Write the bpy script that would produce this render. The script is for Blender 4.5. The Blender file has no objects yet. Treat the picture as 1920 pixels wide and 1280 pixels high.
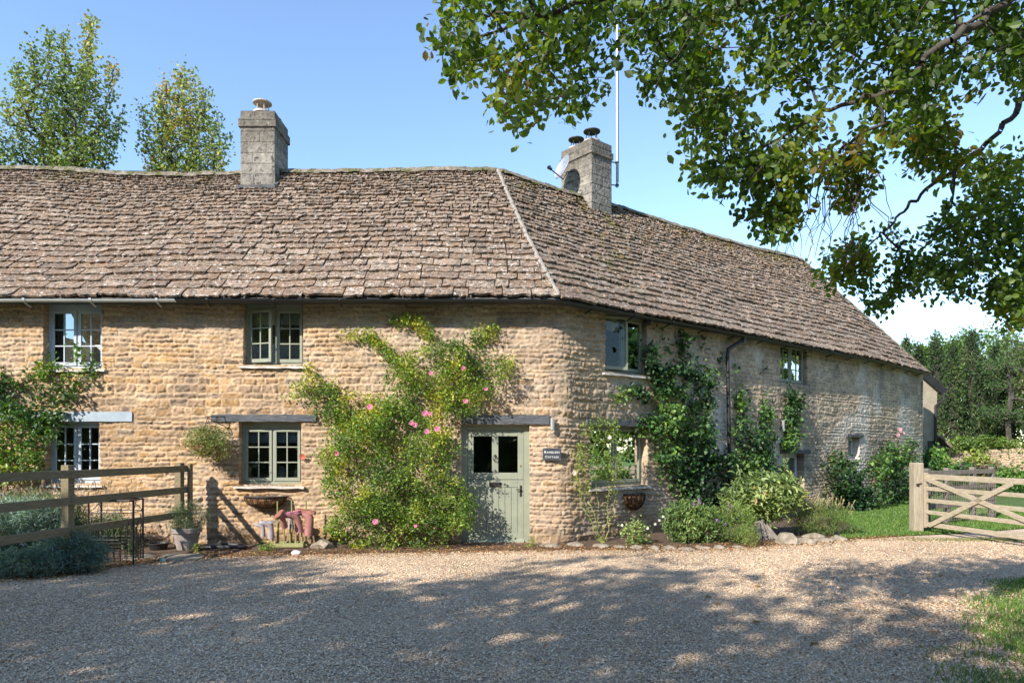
import bpy, math
import numpy as np
from mathutils import Vector, Matrix
R = np.random.RandomState(7)
sc = bpy.context.scene
COL = bpy.context.scene.collection
# ------------------------------------------------------------------ camera, sky, sun, exposure
F = 1280.0; HZ = 840.0; EYE = 1.64
cam = bpy.data.objects.new("camera", bpy.data.cameras.new("camera")); COL.objects.link(cam)
cam.location = (0, 0, EYE); cam.rotation_euler = (math.pi/2, 0, 0)
cam.data.sensor_width = 36; cam.data.lens = 24; cam.data.shift_y = 200/1920
cam.data.clip_start = 0.05; cam.data.clip_end = 2000
sc.camera = cam
SUN = np.array([0.85, 1.0, -0.86]); SUN = SUN/np.linalg.norm(SUN)      # direction the light travels
el = math.asin(-SUN[2]); az = math.atan2(-SUN[0], -SUN[1])
w = bpy.data.worlds.new("World"); sc.world = w; w.use_nodes = True
wn = w.node_tree.nodes; wl = w.node_tree.links
bg = wn['Background']; sky = wn.new('ShaderNodeTexSky'); sky.sky_type = 'NISHITA'; sky.sun_disc = False
sky.sun_elevation = el; sky.sun_rotation = az; sky.air_density = 1.0; sky.dust_density = 0.1; sky.ozone_density = 2.6; sky.altitude = 300
wl.new(sky.outputs[0], bg.inputs[0]); bg.inputs[1].default_value = 0.15
sl = bpy.data.lights.new("sun", 'SUN'); sl.energy = 4.0; sl.angle = math.radians(0.5); sl.color = (1.0, 0.93, 0.83)
so = bpy.data.objects.new("sun", sl); COL.objects.link(so)
so.rotation_euler = Vector(SUN).to_track_quat('-Z', 'Y').to_euler(); so.location = (-20, -20, 25)
sc.view_settings.view_transform = 'Standard'; sc.view_settings.look = 'None'
sc.view_settings.exposure = 1.2; sc.view_settings.gamma = 1
sc.render.resolution_x = 1024; sc.render.resolution_y = 682
sc.render.engine = 'CYCLES'
sc.cycles.transparent_max_bounces = 12; sc.cycles.max_bounces = 6

# ------------------------------------------------------------------ helpers
def S(px, py, Y): return np.array([(px-960)*Y/F, Y, EYE+(HZ-py)*Y/F])
def G(px, py, z=0.0):
    Y = (EYE-z)*F/(py-HZ); return np.array([(px-960)*Y/F, Y, z])
def hsh(i, j, k=0, s=0):
    n = (np.asarray(i, np.int64)*374761393 + np.asarray(j, np.int64)*668265263 + np.asarray(k, np.int64)*1274126177 + s*69069) & 0xffffffff
    n = ((n ^ (n >> 13))*1274126177) & 0xffffffff
    n = ((n ^ (n >> 16))*2246822519) & 0xffffffff
    return ((n ^ (n >> 15)) & 0xffffff)/float(0xffffff)
def vn(P, s=1.0, seed=0):
    P = np.asarray(P, float)*s; I = np.floor(P).astype(np.int64); f = P-I; f = f*f*(3-2*f)
    if P.shape[-1] == 2:
        a = hsh(I[...,0], I[...,1], 0, seed); b = hsh(I[...,0]+1, I[...,1], 0, seed)
        c = hsh(I[...,0], I[...,1]+1, 0, seed); d = hsh(I[...,0]+1, I[...,1]+1, 0, seed)
        return (a*(1-f[...,0])+b*f[...,0])*(1-f[...,1]) + (c*(1-f[...,0])+d*f[...,0])*f[...,1]
    r = 0
    for dz in (0, 1):
        wz = f[...,2] if dz else 1-f[...,2]
        a = hsh(I[...,0], I[...,1], I[...,2]+dz, seed); b = hsh(I[...,0]+1, I[...,1], I[...,2]+dz, seed)
        c = hsh(I[...,0], I[...,1]+1, I[...,2]+dz, seed); d = hsh(I[...,0]+1, I[...,1]+1, I[...,2]+dz, seed)
        r = r + wz*((a*(1-f[...,0])+b*f[...,0])*(1-f[...,1]) + (c*(1-f[...,0])+d*f[...,0])*f[...,1])
    return r
def fbm(P, s=1.0, seed=0, o=3):
    r = 0; a = 0.5; t = 0
    for i in range(o): r = r + a*vn(P, s*2**i, seed+i*17); t += a; a *= 0.5
    return r/t
def sstep(a, b, x): x = np.clip((x-a)/(b-a), 0, 1); return x*x*(3-2*x)
def nrm(v): v = np.asarray(v, float); return v/np.maximum(np.linalg.norm(v, axis=-1, keepdims=True), 1e-9)

OFF = {}
def link_mesh(name, V, Fs, mat=None, C=None, smooth=False):
    V = np.ascontiguousarray(V, np.float32); me = bpy.data.meshes.new(name)
    Fs = [np.asarray(f, np.int32) for f in Fs if len(f)]
    nl = sum(f.size for f in Fs); npoly = sum(len(f) for f in Fs)
    me.vertices.add(len(V)); me.vertices.foreach_set('co', V.ravel())
    me.loops.add(nl); me.polygons.add(npoly)
    me.loops.foreach_set('vertex_index', np.concatenate([f.ravel() for f in Fs]))
    tot = np.concatenate([np.full(len(f), f.shape[1], np.int32) for f in Fs])
    me.polygons.foreach_set('loop_start', np.concatenate([[0], np.cumsum(tot)[:-1]]).astype(np.int32))
    me.update(calc_edges=True)
    me.polygons.foreach_set('use_smooth', np.full(npoly, bool(smooth)))
    if C is not None:
        a = me.color_attributes.new('col', 'FLOAT_COLOR', 'POINT')
        cc = np.ones((len(V), 4), np.float32); cc[:, :3] = C; a.data.foreach_set('color', cc.ravel())
    if mat: me.materials.append(mat)
    return me
class Geo:
    def __init__(s): s.V = []; s.F = {}; s.C = []; s.n = 0
    def add(s, V, Fs, col=None):
        V = np.asarray(V, float).reshape(-1, 3)
        for f in Fs:
            f = np.asarray(f, int)
            if f.size: s.F.setdefault(f.shape[1], []).append(f+s.n)
        s.V.append(V); c = np.ones((len(V), 3)); c[:] = 1 if col is None else col; s.C.append(c); s.n += len(V); return s
    def box(s, lo, hi, fr=None, col=None, taper=0):
        lo = np.array(lo, float); hi = np.array(hi, float)
        V = np.array([[x, y, z] for z in (0, 1) for y in (0, 1) for x in (0, 1)], float)*(hi-lo)+lo
        if taper:
            c = (lo+hi)/2; V[4:, :2] = c[:2]+(V[4:, :2]-c[:2])*(1-taper)
        if fr is not None: V = fr(V)
        return s.add(V, [[[0,2,3,1],[4,5,7,6],[0,1,5,4],[2,6,7,3],[0,4,6,2],[1,3,7,5]]], col)
    def beam(s, a, b, w, h, up=(0,0,1), col=None):
        a = np.array(a, float); b = np.array(b, float); d = nrm(b-a); L = np.linalg.norm(b-a)
        sd = nrm(np.cross(d, up)); u = np.cross(sd, d)
        return s.box((0, -w/2, -h/2), (L, w/2, h/2), lambda V: a+V[:, :1]*d+V[:, 1:2]*sd+V[:, 2:]*u, col)
    def tube(s, pts, r, k=8, col=None, cap=True, closed=False):
        P = np.asarray(pts, float); n = len(P); r = np.broadcast_to(np.asarray(r, float), (n,))
        T = np.gradient(P, axis=0) if not closed else np.roll(P, -1, 0)-np.roll(P, 1, 0); T = nrm(T)
        up = np.array([0, 0, 1.0]) if abs(T[0][2]) < .9 else np.array([1.0, 0, 0])
        a = np.arange(k)*2*math.pi/k; V = []; X = nrm(np.cross(T[0], up))
        for i in range(n):
            X = nrm(X-T[i]*np.dot(X, T[i])); Yv = np.cross(T[i], X)
            V.append(P[i]+r[i]*(np.cos(a)[:, None]*X+np.sin(a)[:, None]*Yv))
        V = np.concatenate(V); Fq = []
        for i in range(n if closed else n-1):
            j = (i+1) % n
            for q in range(k): Fq.append([i*k+q, j*k+q, j*k+(q+1) % k, i*k+(q+1) % k])
        fs = [Fq]
        if cap and not closed: fs += [[list(range(k))], [list(range((n-1)*k, n*k))[::-1]]]
        return s.add(V, fs, col)
    def lathe(s, c, prof, k=16, col=None, a0=0, a1=2*math.pi, axis=None):
        prof = np.asarray(prof, float); full = abs(a1-a0-2*math.pi) < 1e-6; m = k if full else k+1
        a = a0+(a1-a0)*np.arange(m)/k; n = len(prof)
        V = np.stack([prof[:, :1]*np.cos(a), prof[:, :1]*np.sin(a), np.repeat(prof[:, 1:], m, 1)], -1).reshape(-1, 3)
        if axis is not None:
            q = Vector((0, 0, 1)).rotation_difference(Vector(axis)).to_matrix(); V = V @ np.array(q).T
        V = V+np.asarray(c); Fq = []
        for i in range(n-1):
            for q in range(k): Fq.append([i*m+q, i*m+(q+1) % m, (i+1)*m+(q+1) % m, (i+1)*m+q])
        return s.add(V, [Fq], col)
    def rock(s, c, size, seed=0, col=None, sub=2):
        V, Fc = ICO[sub]; n = (fbm(V+seed*7.3, 1.3, seed, 2)-.5)*.9+1
        q = np.round(V*n[:, None]*2.4)/2.4*.35+V*n[:, None]*.65
        a = seed*2.1; M = np.array([[math.cos(a), -math.sin(a), 0], [math.sin(a), math.cos(a), 0], [0, 0, 1]])
        return s.add(np.asarray(c)+(q*np.asarray(size)) @ M.T, [Fc], col)
    def mesh(s, name, mat, smooth=False):
        return link_mesh(name, np.concatenate(s.V), [np.concatenate(f) for f in s.F.values()], mat, np.concatenate(s.C), smooth)
def _ico(n):
    import bmesh
    bm = bmesh.new(); bmesh.ops.create_icosphere(bm, subdivisions=n, radius=1)
    V = np.array([v.co[:] for v in bm.verts]); Fc = np.array([[v.index for v in f.verts] for f in bm.faces]); bm.free(); return V, Fc
ICO = {1: _ico(1), 2: _ico(2), 3: _ico(3)}

def thing(name, label, cat, loc=(0, 0, 0), group=None, rot=0):
    o = bpy.data.objects.new(name, None); COL.objects.link(o); o.location = loc; o.rotation_euler = (0, 0, rot)
    o.empty_display_size = .2; o['label'] = label; o['category'] = cat
    if group: o['group'] = group
    OFF[o.name] = np.array(loc, float); return o
def put(name, me, parent=None, label=None, bev=0, local=False):
    o = bpy.data.objects.new(name, me); COL.objects.link(o)
    if parent is not None:
        o.parent = parent; off = OFF[parent.name]; OFF[o.name] = off
        if not local:
            me.transform(Matrix.Translation(Vector(-off)))
    else: OFF[o.name] = np.zeros(3)
    if label: o['label'] = label
    if bev:
        m = o.modifiers.new('bevel', 'BEVEL'); m.width = bev; m.segments = 2; m.limit_method = 'ANGLE'; m.angle_limit = .7
    return o
def part(name, g, mat, parent, label=None, bev=0, smooth=False, local=False):
    return put(name, g.mesh(name, mat, smooth), parent, label, bev, local)
def single(name, g, mat, label, cat, group=None, bev=0, smooth=False, loc=None):
    me = g.mesh(name, mat, smooth) if isinstance(g, Geo) else g
    o = bpy.data.objects.new(name, me); COL.objects.link(o); o['label'] = label; o['category'] = cat
    if group: o['group'] = group
    if loc is not None: me.transform(Matrix.Translation(-Vector(loc))); o.location = loc
    if bev:
        m = o.modifiers.new('bevel', 'BEVEL'); m.width = bev; m.segments = 2; m.limit_method = 'ANGLE'; m.angle_limit = .7
    return o
def kind(o, k, label=None, cat=None):
    o['kind'] = k
    if label: o['label'] = label
    if cat: o['category'] = cat
    return o
def copy_thing(root, loc, rz, label):
    r = root.copy(); COL.objects.link(r); r.location = loc; r.rotation_euler = (root.rotation_euler[0], root.rotation_euler[1], rz); r['label'] = label
    for ch in list(root.children):
        c = ch.copy(); COL.objects.link(c); c.parent = r
        for g in ch.children:
            d = g.copy(); COL.objects.link(d); d.parent = c
    return r

# ------------------------------------------------------------------ materials
def nodes(name):
    m = bpy.data.materials.new(name); m.use_nodes = True; nt = m.node_tree
    return m, nt, nt.nodes, nt.links, nt.nodes['Principled BSDF']
def pm(name, c1, c2=None, scale=8, rough=.8, bump=0.0, bscale=None, attr=False, stretch=(1,1,1), metal=0, spots=None, spec=.3, det=6, bdist=.01):
    m, nt, N, L, b = nodes(name); c2 = c2 or c1
    tc = N.new('ShaderNodeTexCoord'); mp = N.new('ShaderNodeMapping'); mp.inputs['Scale'].default_value = stretch
    L.new(tc.outputs['Object'], mp.inputs[0])
    nz = N.new('ShaderNodeTexNoise'); nz.inputs['Scale'].default_value = scale; nz.inputs['Detail'].default_value = det; nz.inputs['Roughness'].default_value = .65
    L.new(mp.outputs[0], nz.inputs[0])
    rp = N.new('ShaderNodeValToRGB'); rp.color_ramp.elements[0].position = .35; rp.color_ramp.elements[1].position = .65
    rp.color_ramp.elements[0].color = (*c1, 1); rp.color_ramp.elements[1].color = (*c2, 1); L.new(nz.outputs[0], rp.inputs[0])
    out = rp.outputs[0]
    if attr:
        at = N.new('ShaderNodeAttribute'); at.attribute_name = 'col'
        mx = N.new('ShaderNodeMix'); mx.data_type = 'RGBA'; mx.blend_type = 'MULTIPLY'; mx.inputs[0].default_value = 1
        L.new(out, mx.inputs[6]); L.new(at.outputs['Color'], mx.inputs[7]); out = mx.outputs[2]
    for sp in (spots or []):                      # (scale, threshold, colour)
        n2 = N.new('ShaderNodeTexNoise'); n2.inputs['Scale'].default_value = sp[0]; n2.inputs['Detail'].default_value = 5; n2.inputs['Roughness'].default_value = .7
        L.new(mp.outputs[0], n2.inputs[0]); r2 = N.new('ShaderNodeValToRGB'); r2.color_ramp.elements[0].position = sp[1]; r2.color_ramp.elements[1].position = sp[1]+.05
        L.new(n2.outputs[0], r2.inputs[0]); m2 = N.new('ShaderNodeMix'); m2.data_type = 'RGBA'
        L.new(r2.outputs[0], m2.inputs[0]); L.new(out, m2.inputs[6]); m2.inputs[7].default_value = (*sp[2], 1); out = m2.outputs[2]
    L.new(out, b.inputs['Base Color']); b.inputs['Roughness'].default_value = rough; b.inputs['Metallic'].default_value = metal
    b.inputs['Specular IOR Level'].default_value = spec
    if bump:
        n3 = N.new('ShaderNodeTexNoise'); n3.inputs['Scale'].default_value = bscale or scale*3; n3.inputs['Detail'].default_value = 8; n3.inputs['Roughness'].default_value = .7
        L.new(mp.outputs[0], n3.inputs[0]); bp = N.new('ShaderNodeBump'); bp.inputs['Strength'].default_value = bump; bp.inputs['Distance'].default_value = bdist
        L.new(n3.outputs[0], bp.inputs['Height']); L.new(bp.outputs[0], b.inputs['Normal'])
    return m
def leafmat(name, trans=.38, gloss=.035, rough=.55):
    m, nt, N, L, b = nodes(name); N.remove(b); out = N['Material Output']
    at = N.new('ShaderNodeAttribute'); at.attribute_name = 'col'
    d = N.new('ShaderNodeBsdfDiffuse'); t = N.new('ShaderNodeBsdfTranslucent'); g = N.new('ShaderNodeBsdfGlossy'); g.inputs['Roughness'].default_value = rough
    br = N.new('ShaderNodeMix'); br.data_type = 'RGBA'; br.blend_type = 'MULTIPLY'; br.inputs[0].default_value = 1; br.inputs[7].default_value = (1.5, 1.4, .5, 1)
    L.new(at.outputs['Color'], d.inputs[0]); L.new(at.outputs['Color'], br.inputs[6]); L.new(br.outputs[2], t.inputs[0]); g.inputs[0].default_value = (1, 1, 1, 1)
    m1 = N.new('ShaderNodeMixShader'); m1.inputs[0].default_value = trans; L.new(d.outputs[0], m1.inputs[1]); L.new(t.outputs[0], m1.inputs[2])
    m2 = N.new('ShaderNodeMixShader'); m2.inputs[0].default_value = gloss; L.new(m1.outputs[0], m2.inputs[1]); L.new(g.outputs[0], m2.inputs[2])
    L.new(m2.outputs[0], out.inputs[0]); return m
def glassmat():
    m, nt, N, L, b = nodes('window_glass'); N.remove(b); out = N['Material Output']
    t = N.new('ShaderNodeBsdfTransparent'); t.inputs[0].default_value = (.75, .78, .77, 1)
    g = N.new('ShaderNodeBsdfGlossy'); g.inputs['Roughness'].default_value = .01; g.inputs[0].default_value = (.62, .66, .66, 1)
    tc = N.new('ShaderNodeTexCoord'); nz = N.new('ShaderNodeTexNoise'); nz.inputs['Scale'].default_value = 5; nz.inputs['Detail'].default_value = 1
    L.new(tc.outputs['Object'], nz.inputs[0]); bp = N.new('ShaderNodeBump'); bp.inputs['Strength'].default_value = .5; bp.inputs['Distance'].default_value = .0012
    L.new(nz.outputs[0], bp.inputs['Height']); L.new(bp.outputs[0], g.inputs['Normal'])
    fr = N.new('ShaderNodeFresnel'); fr.inputs[0].default_value = 1.45
    mx = N.new('ShaderNodeMixShader'); L.new(fr.outputs[0], mx.inputs[0]); L.new(t.outputs[0], mx.inputs[1]); L.new(g.outputs[0], mx.inputs[2]); L.new(mx.outputs[0], out.inputs[0])
    return m
M = {}
M['wall'] = pm('rubble_stone', (.66,.64,.62), (1.05,1.03,1.0), 22, .92, .7, 90, attr=True, bdist=.006, spots=[(55, .70, (.10,.08,.06))])
M['slate'] = pm('stone_slate', (.48,.435,.395), (1.08,.99,.91), 22, .9, .8, 70, attr=True, bdist=.008, spots=[(7, .54, (.14,.115,.09)), (19, .545, (.055,.047,.04)), (13, .575, (.50,.455,.40)), (34, .565, (.03,.026,.023))])
M['mortar'] = pm('lime_mortar', (.20,.18,.155), (.32,.29,.25), 14, .95, .6, 60)
M['ridge'] = pm('ridge_stone', (.11,.09,.065), (.25,.215,.165), 9, .95, .7, 50, spots=[(5, .51, (.085,.085,.028)), (26, .62, (.42,.40,.36))])
M['chimney'] = pm('chimney_stone', (.16,.145,.12), (.30,.27,.23), 7, .95, .6, 60, attr=True, spots=[(11, .56, (.06,.055,.05)), (30, .62, (.42,.40,.37))])
M['green'] = pm('sage_paint', (.225,.24,.185), (.27,.285,.215), 5, .45, .12, 60)
M['white'] = pm('white_paint', (.36,.41,.46), (.46,.51,.555), 5, .45, .1, 60)
M['ltgrey'] = pm('grey_painted_timber', (.42,.46,.46), (.52,.55,.54), 5, .5, .1, 60)
M['black'] = pm('black_plastic', (.010,.010,.011), (.018,.018,.018), 5, .5, .05, 40, spec=.5)
M['iron'] = pm('black_iron', (.018,.016,.015), (.04,.03,.025), 20, .5, .2, 80)
M['greygut'] = pm('grey_gutter_paint', (.40,.41,.41), (.50,.50,.49), 5, .4, .05, 40)
M['lintel'] = pm('slate_grey_painted_timber', (.05,.055,.062), (.11,.115,.125), 6, .8, .5, 50, stretch=(1,6,8))
M['sill'] = pm('stone_sill', (.34,.31,.27), (.56,.53,.48), 9, .9, .5, 60)
M['glass'] = glassmat()
M['wood'] = pm('pale_weathered_timber', (.27,.225,.155), (.40,.34,.25), 6, .8, .4, 50, stretch=(6,1,6), spots=[(9,.66,(.16,.12,.07))])
M['woodv'] = pm('pale_upright_timber', (.24,.20,.14), (.38,.325,.24), 5, .85, .4, 50, stretch=(7,7,.8), spots=[(5,.64,(.15,.125,.085))])
M['fence'] = pm('aged_fence_timber', (.15,.125,.075), (.25,.20,.12), 7, .85, .5, 50, stretch=(6,1,6), spots=[(5,.62,(.12,.13,.06))])
M['greywood'] = pm('silvered_timber', (.14,.12,.10), (.23,.20,.17), 7, .9, .5, 50)
M['bark'] = pm('beech_bark', (.035,.03,.024), (.085,.072,.058), 9, .9, .6, 40)
M['stem'] = pm('woody_stem', (.13,.085,.045), (.22,.15,.08), 9, .85, .3, 40)
M['gstem'] = pm('green_stem', (.20,.24,.06), (.32,.33,.10), 9, .6, .1, 40)
M['leaf'] = leafmat('leaf'); M['leaft'] = leafmat('thin_backlit_leaf', .6, .025, .55); M['leafd'] = leafmat('matt_leaf', .25, .02, .6)
M['petal'] = leafmat('petal', .3, .01)
M['soil'] = pm('bed_soil', (.055,.038,.026), (.13,.085,.055), 12, .98, .8, 60, spots=[(25,.62,(.30,.16,.08)), (30,.66,(.33,.29,.22))])
M['stone'] = pm('edging_stone', (.15,.125,.095), (.33,.28,.215), 7, .95, .6, 50, spots=[(9,.6,(.10,.10,.07))])
M['terra'] = pm('terracotta', (.36,.21,.15), (.46,.34,.27), 6, .9, .3, 50)
M['potgrey'] = pm('weathered_clay', (.20,.17,.155), (.32,.28,.25), 7, .9, .3, 50)
M['coir'] = pm('coir_liner', (.10,.05,.025), (.25,.13,.06), 14, 1, 1, 60, stretch=(3,3,.7))
M['steel'] = pm('brushed_steel', (.55,.55,.55), (.65,.65,.65), 9, .35, 0, metal=.8)
M['alu'] = pm('dull_aluminium', (.30,.31,.33), (.42,.43,.45), 9, .45, 0, metal=.5)
M['dark'] = pm('dark_interior', (.035,.032,.03), (.06,.055,.05), 3, .9)
M['cream'] = pm('cream_fabric', (.50,.46,.38), (.62,.58,.50), 6, .9, .2, 50, stretch=(8,8,1))
M['curtain'] = pm('curtain_fabric', (.22,.21,.19), (.34,.32,.29), 6, .9, .2, 50, stretch=(8,8,1))
M['gravel'] = None
# ------------------------------------------------------------------ wall path
WY = 11.74
A = math.radians(39.5); DW = np.array([math.cos(A), math.sin(A)]); NW = np.array([-DW[1], DW[0]])
def roundcorner(pts, r=.28, n=7):
    out = [np.array(pts[0], float)]
    for i in range(1, len(pts)-1):
        p, a, b = np.array(pts[i], float), np.array(pts[i-1], float), np.array(pts[i+1], float)
        d1 = nrm(a-p); d2 = nrm(b-p)
        for t in np.linspace(0, 1, n):
            out.append((1-t)**2*(p+d1*r)+2*t*(1-t)*p+t*t*(p+d2*r))
    out.append(np.array(pts[-1], float)); return np.array(out)
PATH = roundcorner([(-10.6, WY), (.86, WY), (9.93, 19.16), (12.0, 21.02), (13.72, 22.72), (10.3, 26.6)], .26, 9)
SEG = np.linalg.norm(np.diff(PATH, axis=0), axis=1); UU = np.concatenate([[0], np.cumsum(SEG)])
def pth(u):
    u = np.asarray(u, float); return np.stack([np.interp(u, UU, PATH[:, 0]), np.interp(u, UU, PATH[:, 1])], -1)
def ptn(u):
    d = nrm(pth(np.asarray(u)+.12)-pth(np.asarray(u)-.12)); return d, np.stack([d[..., 1], -d[..., 0]], -1)   # tangent, outward normal
_us = np.linspace(0, UU[-1]-5.2, 6000); _p = pth(_us); _px = 960+F*_p[:, 0]/_p[:, 1]
def U(px): return float(np.interp(px, _px, _us))
def Z(py, px): return EYE+(HZ-py)*pth(U(px))[1]/F
UC = U(1053); UE = float(_us[-1])
def onwall(px, py, out=0.0):
    u = U(px); p = pth(u); _, n = ptn(u); q = p+n*out; return np.array([q[0], q[1], EYE+(HZ-py)*p[1]/F])

# ------------------------------------------------------------------ the ground
def sheet(name, pts, z, mat, k='structure', sub=None, label=None):
    g = Geo(); P = np.array([(x, y, z) for x, y in pts]); g.add(P, [[list(range(len(P)))]])
    o = put(name, g.mesh(name, mat)); return kind(o, k, label)
def groundmat(name, cols, scale, rough=.95, bump=.6, bdist=.02, patch=None):
    m, nt, N, L, b = nodes(name); tc = N.new('ShaderNodeTexCoord')
    v = N.new('ShaderNodeTexVoronoi'); v.inputs['Scale'].default_value = scale; L.new(tc.outputs['Object'], v.inputs[0])
    r = N.new('ShaderNodeValToRGB'); r.color_ramp.interpolation = 'CONSTANT'
    while len(r.color_ramp.elements) < len(cols): r.color_ramp.elements.new(.5)
    for i, c in enumerate(cols): r.color_ramp.elements[i].position = i/len(cols); r.color_ramp.elements[i].color = (*c, 1)
    sp = N.new('ShaderNodeSeparateColor'); L.new(v.outputs['Color'], sp.inputs[0]); L.new(sp.outputs[0], r.inputs[0]); out = r.outputs[0]
    n1 = N.new('ShaderNodeTexNoise'); n1.inputs['Scale'].default_value = .6; n1.inputs['Detail'].default_value = 5; L.new(tc.outputs['Object'], n1.inputs[0])
    r1 = N.new('ShaderNodeValToRGB'); r1.color_ramp.elements[0].position = .4; r1.color_ramp.elements[1].position = .62
    r1.color_ramp.elements[0].color = (.72, .70, .68, 1); r1.color_ramp.elements[1].color = (1.1, 1.08, 1.05, 1); L.new(n1.outputs[0], r1.inputs[0])
    mx = N.new('ShaderNodeMix'); mx.data_type = 'RGBA'; mx.blend_type = 'MULTIPLY'; mx.inputs[0].default_value = 1; L.new(out, mx.inputs[6]); L.new(r1.outputs[0], mx.inputs[7])
    L.new(mx.outputs[2], b.inputs['Base Color']); b.inputs['Roughness'].default_value = rough; b.inputs['Specular IOR Level'].default_value = .1
    bp = N.new('ShaderNodeBump'); bp.inputs['Strength'].default_value = bump; bp.inputs['Distance'].default_value = bdist; bp.invert = True
    L.new(v.outputs['Distance'], bp.inputs['Height']); L.new(bp.outputs[0], b.inputs['Normal']); return m
GRAVC = [(.52,.415,.30), (.60,.49,.36), (.41,.335,.255), (.67,.56,.42), (.51,.35,.22), (.34,.28,.225), (.58,.475,.36), (.47,.36,.265)]
M['gravelbase'] = groundmat('gravel_bed', GRAVC, 62)
M['turf'] = pm('turf', (.05,.085,.022), (.09,.14,.03), 3, .95, .8, 60)
M['field'] = pm('field_grass', (.10,.17,.03), (.16,.24,.05), .4, .95, .5, 30)
sheet('ground', [(-400, -400), (400, -400), (400, 400), (-400, 400)], -.012, M['field'])
EDGE = [G(x, y) for x, y in ((-500, 1096), (-120, 1090), (0, 1083), (120, 1078), (250, 1057), (400, 1043), (560, 1040), (700, 1037), (860, 1034), (1000, 1031), (1150, 1030), (1290, 1030), (1400, 1026), (1500, 1017), (1590, 1011), (1700, 1004), (1800, 1000), (1890, 993), (2000, 984))]
drive = [(p[0], p[1]) for p in EDGE]+[(18.5, 16.5), (22, 18), (24, 14.2), (14, 10.2), (10.5, 8.6), (7.6, 7.7), (6.7, 7.0), (6.2, 6.2), (5.8, 5.6), (5.2, 4.9), (4.8, 4.2), (4.4, 3.6), (4.0, 3), (3, -8), (-16, -8), (-16, 9)]
sheet('gravel_drive', drive, -.004, M['gravelbase'])
def inpoly(x, y, P):
    P = np.asarray(P, float); c = np.zeros(np.shape(x), bool); n = len(P); j = n-1
    for i in range(n):
        xi, yi = P[i]; xj, yj = P[j]
        k = ((yi > y) != (yj > y)) & (x < (xj-xi)*(y-yi)/(yj-yi+1e-12)+xi); c ^= k; j = i
    return c
def soilpath(p): return [(q[0], q[1]) for q in p]
bedpts = [(e[0], e[1]-.03+.04*math.sin(i*2.1)) for i, e in enumerate(EDGE[:15])]+[(8.6, 14.2), (10.6, 17.5), (8.6, 18.2), (.9, 11.9), (-12, 11.9)]
sheet('flower_bed_soil', bedpts, .004, M['soil'])
LAWN = [(EDGE[14][0]-.2, EDGE[14][1]), (EDGE[15][0], EDGE[15][1]), (EDGE[16][0], EDGE[16][1]), (EDGE[17][0], EDGE[17][1]), (EDGE[18][0], EDGE[18][1]), (18.5, 16.5), (30, 29), (20, 30), (13.9, 22.8), (9.9, 19.0), (7.6, 17.0), (7.2, 14.4)]
sheet('lawn', LAWN, .010, M['turf'])

# ------------------------------------------------------------------ cottage
cot = thing('stone_cottage', 'long honey-coloured stone cottage with a stone slate roof that bends back at the corner', 'cottage', (0.86, 11.74, 0))
OPEN = {}                                                         # name -> (u0, u1, z0, z1)
def opening(name, x0, x1, y0, y1):
    xm = (x0+x1)/2; OPEN[name] = (U(x0), U(x1), Z(y1, xm), Z(y0, xm))
opening('w1', 82, 192, 563, 690); opening('w2', 457, 569, 567, 684); opening('w3', 86, 188, 790, 906); opening('w4', 449, 565, 791, 908)
opening('door', 865, 993, 796, 1021); opening('w5', 1134, 1212, 588, 700); opening('w6', 1107, 1213, 798, 911)
opening('w7', 1461, 1513, 645, 720); opening('w8', 1466, 1507, 850, 927); opening('w9', 1591, 1612, 819, 860); opening('w10', 1725, 1733, 716, 778)
WT = 4.33
def stonefield(u, z, seed=3):
    H = []; t = -.35; rr = np.random.RandomState(seed)
    while t < 5: H.append(t); t += rr.choice([.06, .08, .10, .125, .15], p=[.2, .3, .25, .15, .1])
    H = np.array(H)
    P = np.stack([u, z], -1)
    uw = u+(fbm(P, 5, 1, 4)-.5)*.10; zw = z+(fbm(P, 1.6, 2, 2)-.5)*.05+(fbm(P, 10, 5, 4)-.5)*.040+(vn(P, .5, 8)-.5)*.06
    c = np.clip(np.searchsorted(H, zw)-1, 0, len(H)-2); zb = H[c]; zt = H[c+1]
    wc = .17+.20*hsh(c, 11, 0, seed); x = uw/wc+hsh(c, 5)*9; k = np.floor(x).astype(np.int64)
    def b(k): return k+.62*(hsh(c, k, 3)-.5)
    k = np.where(x < b(k), k-1, k); k = np.where(x > b(k+1), k+1, k)
    dl = (x-b(k))*wc; dr = (b(k+1)-x)*wc; dz = np.minimum(zw-zb, zt-zw); d = np.minimum(np.minimum(dl, dr), dz)
    idr = hsh(c, k, 7); id2 = hsh(c, k, 13); id3 = hsh(c, k, 19)
    flush = sstep(.52, .70, fbm(P, 2.6, 21, 3)); gap = .006+.012*vn(P, 12, 31)
    prof = sstep(gap, gap+.010, d)
    tilt = (np.clip((zw-zb)/(zt-zb), 0, 1)-.5)*.016*(id2-.25)*2
    rid = 1-np.abs(fbm(P*np.array([1, 2.2]), 7, 47, 4)*2-1)*2.2
    h = prof*(.008+.020*idr+tilt*1.5)+(fbm(P, 26, 41, 4)-.5)*.036*(.4+.6*prof)+(fbm(P*np.array([1, 2.0]), 11, 44, 4)-.5)*.026+rid*.005*prof
    h = h+(1-prof)*(.004+flush*.018+(fbm(P, 25, 51, 2)-.5)*.012)
    return h, prof, idr, id2, id3, flush, c
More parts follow.
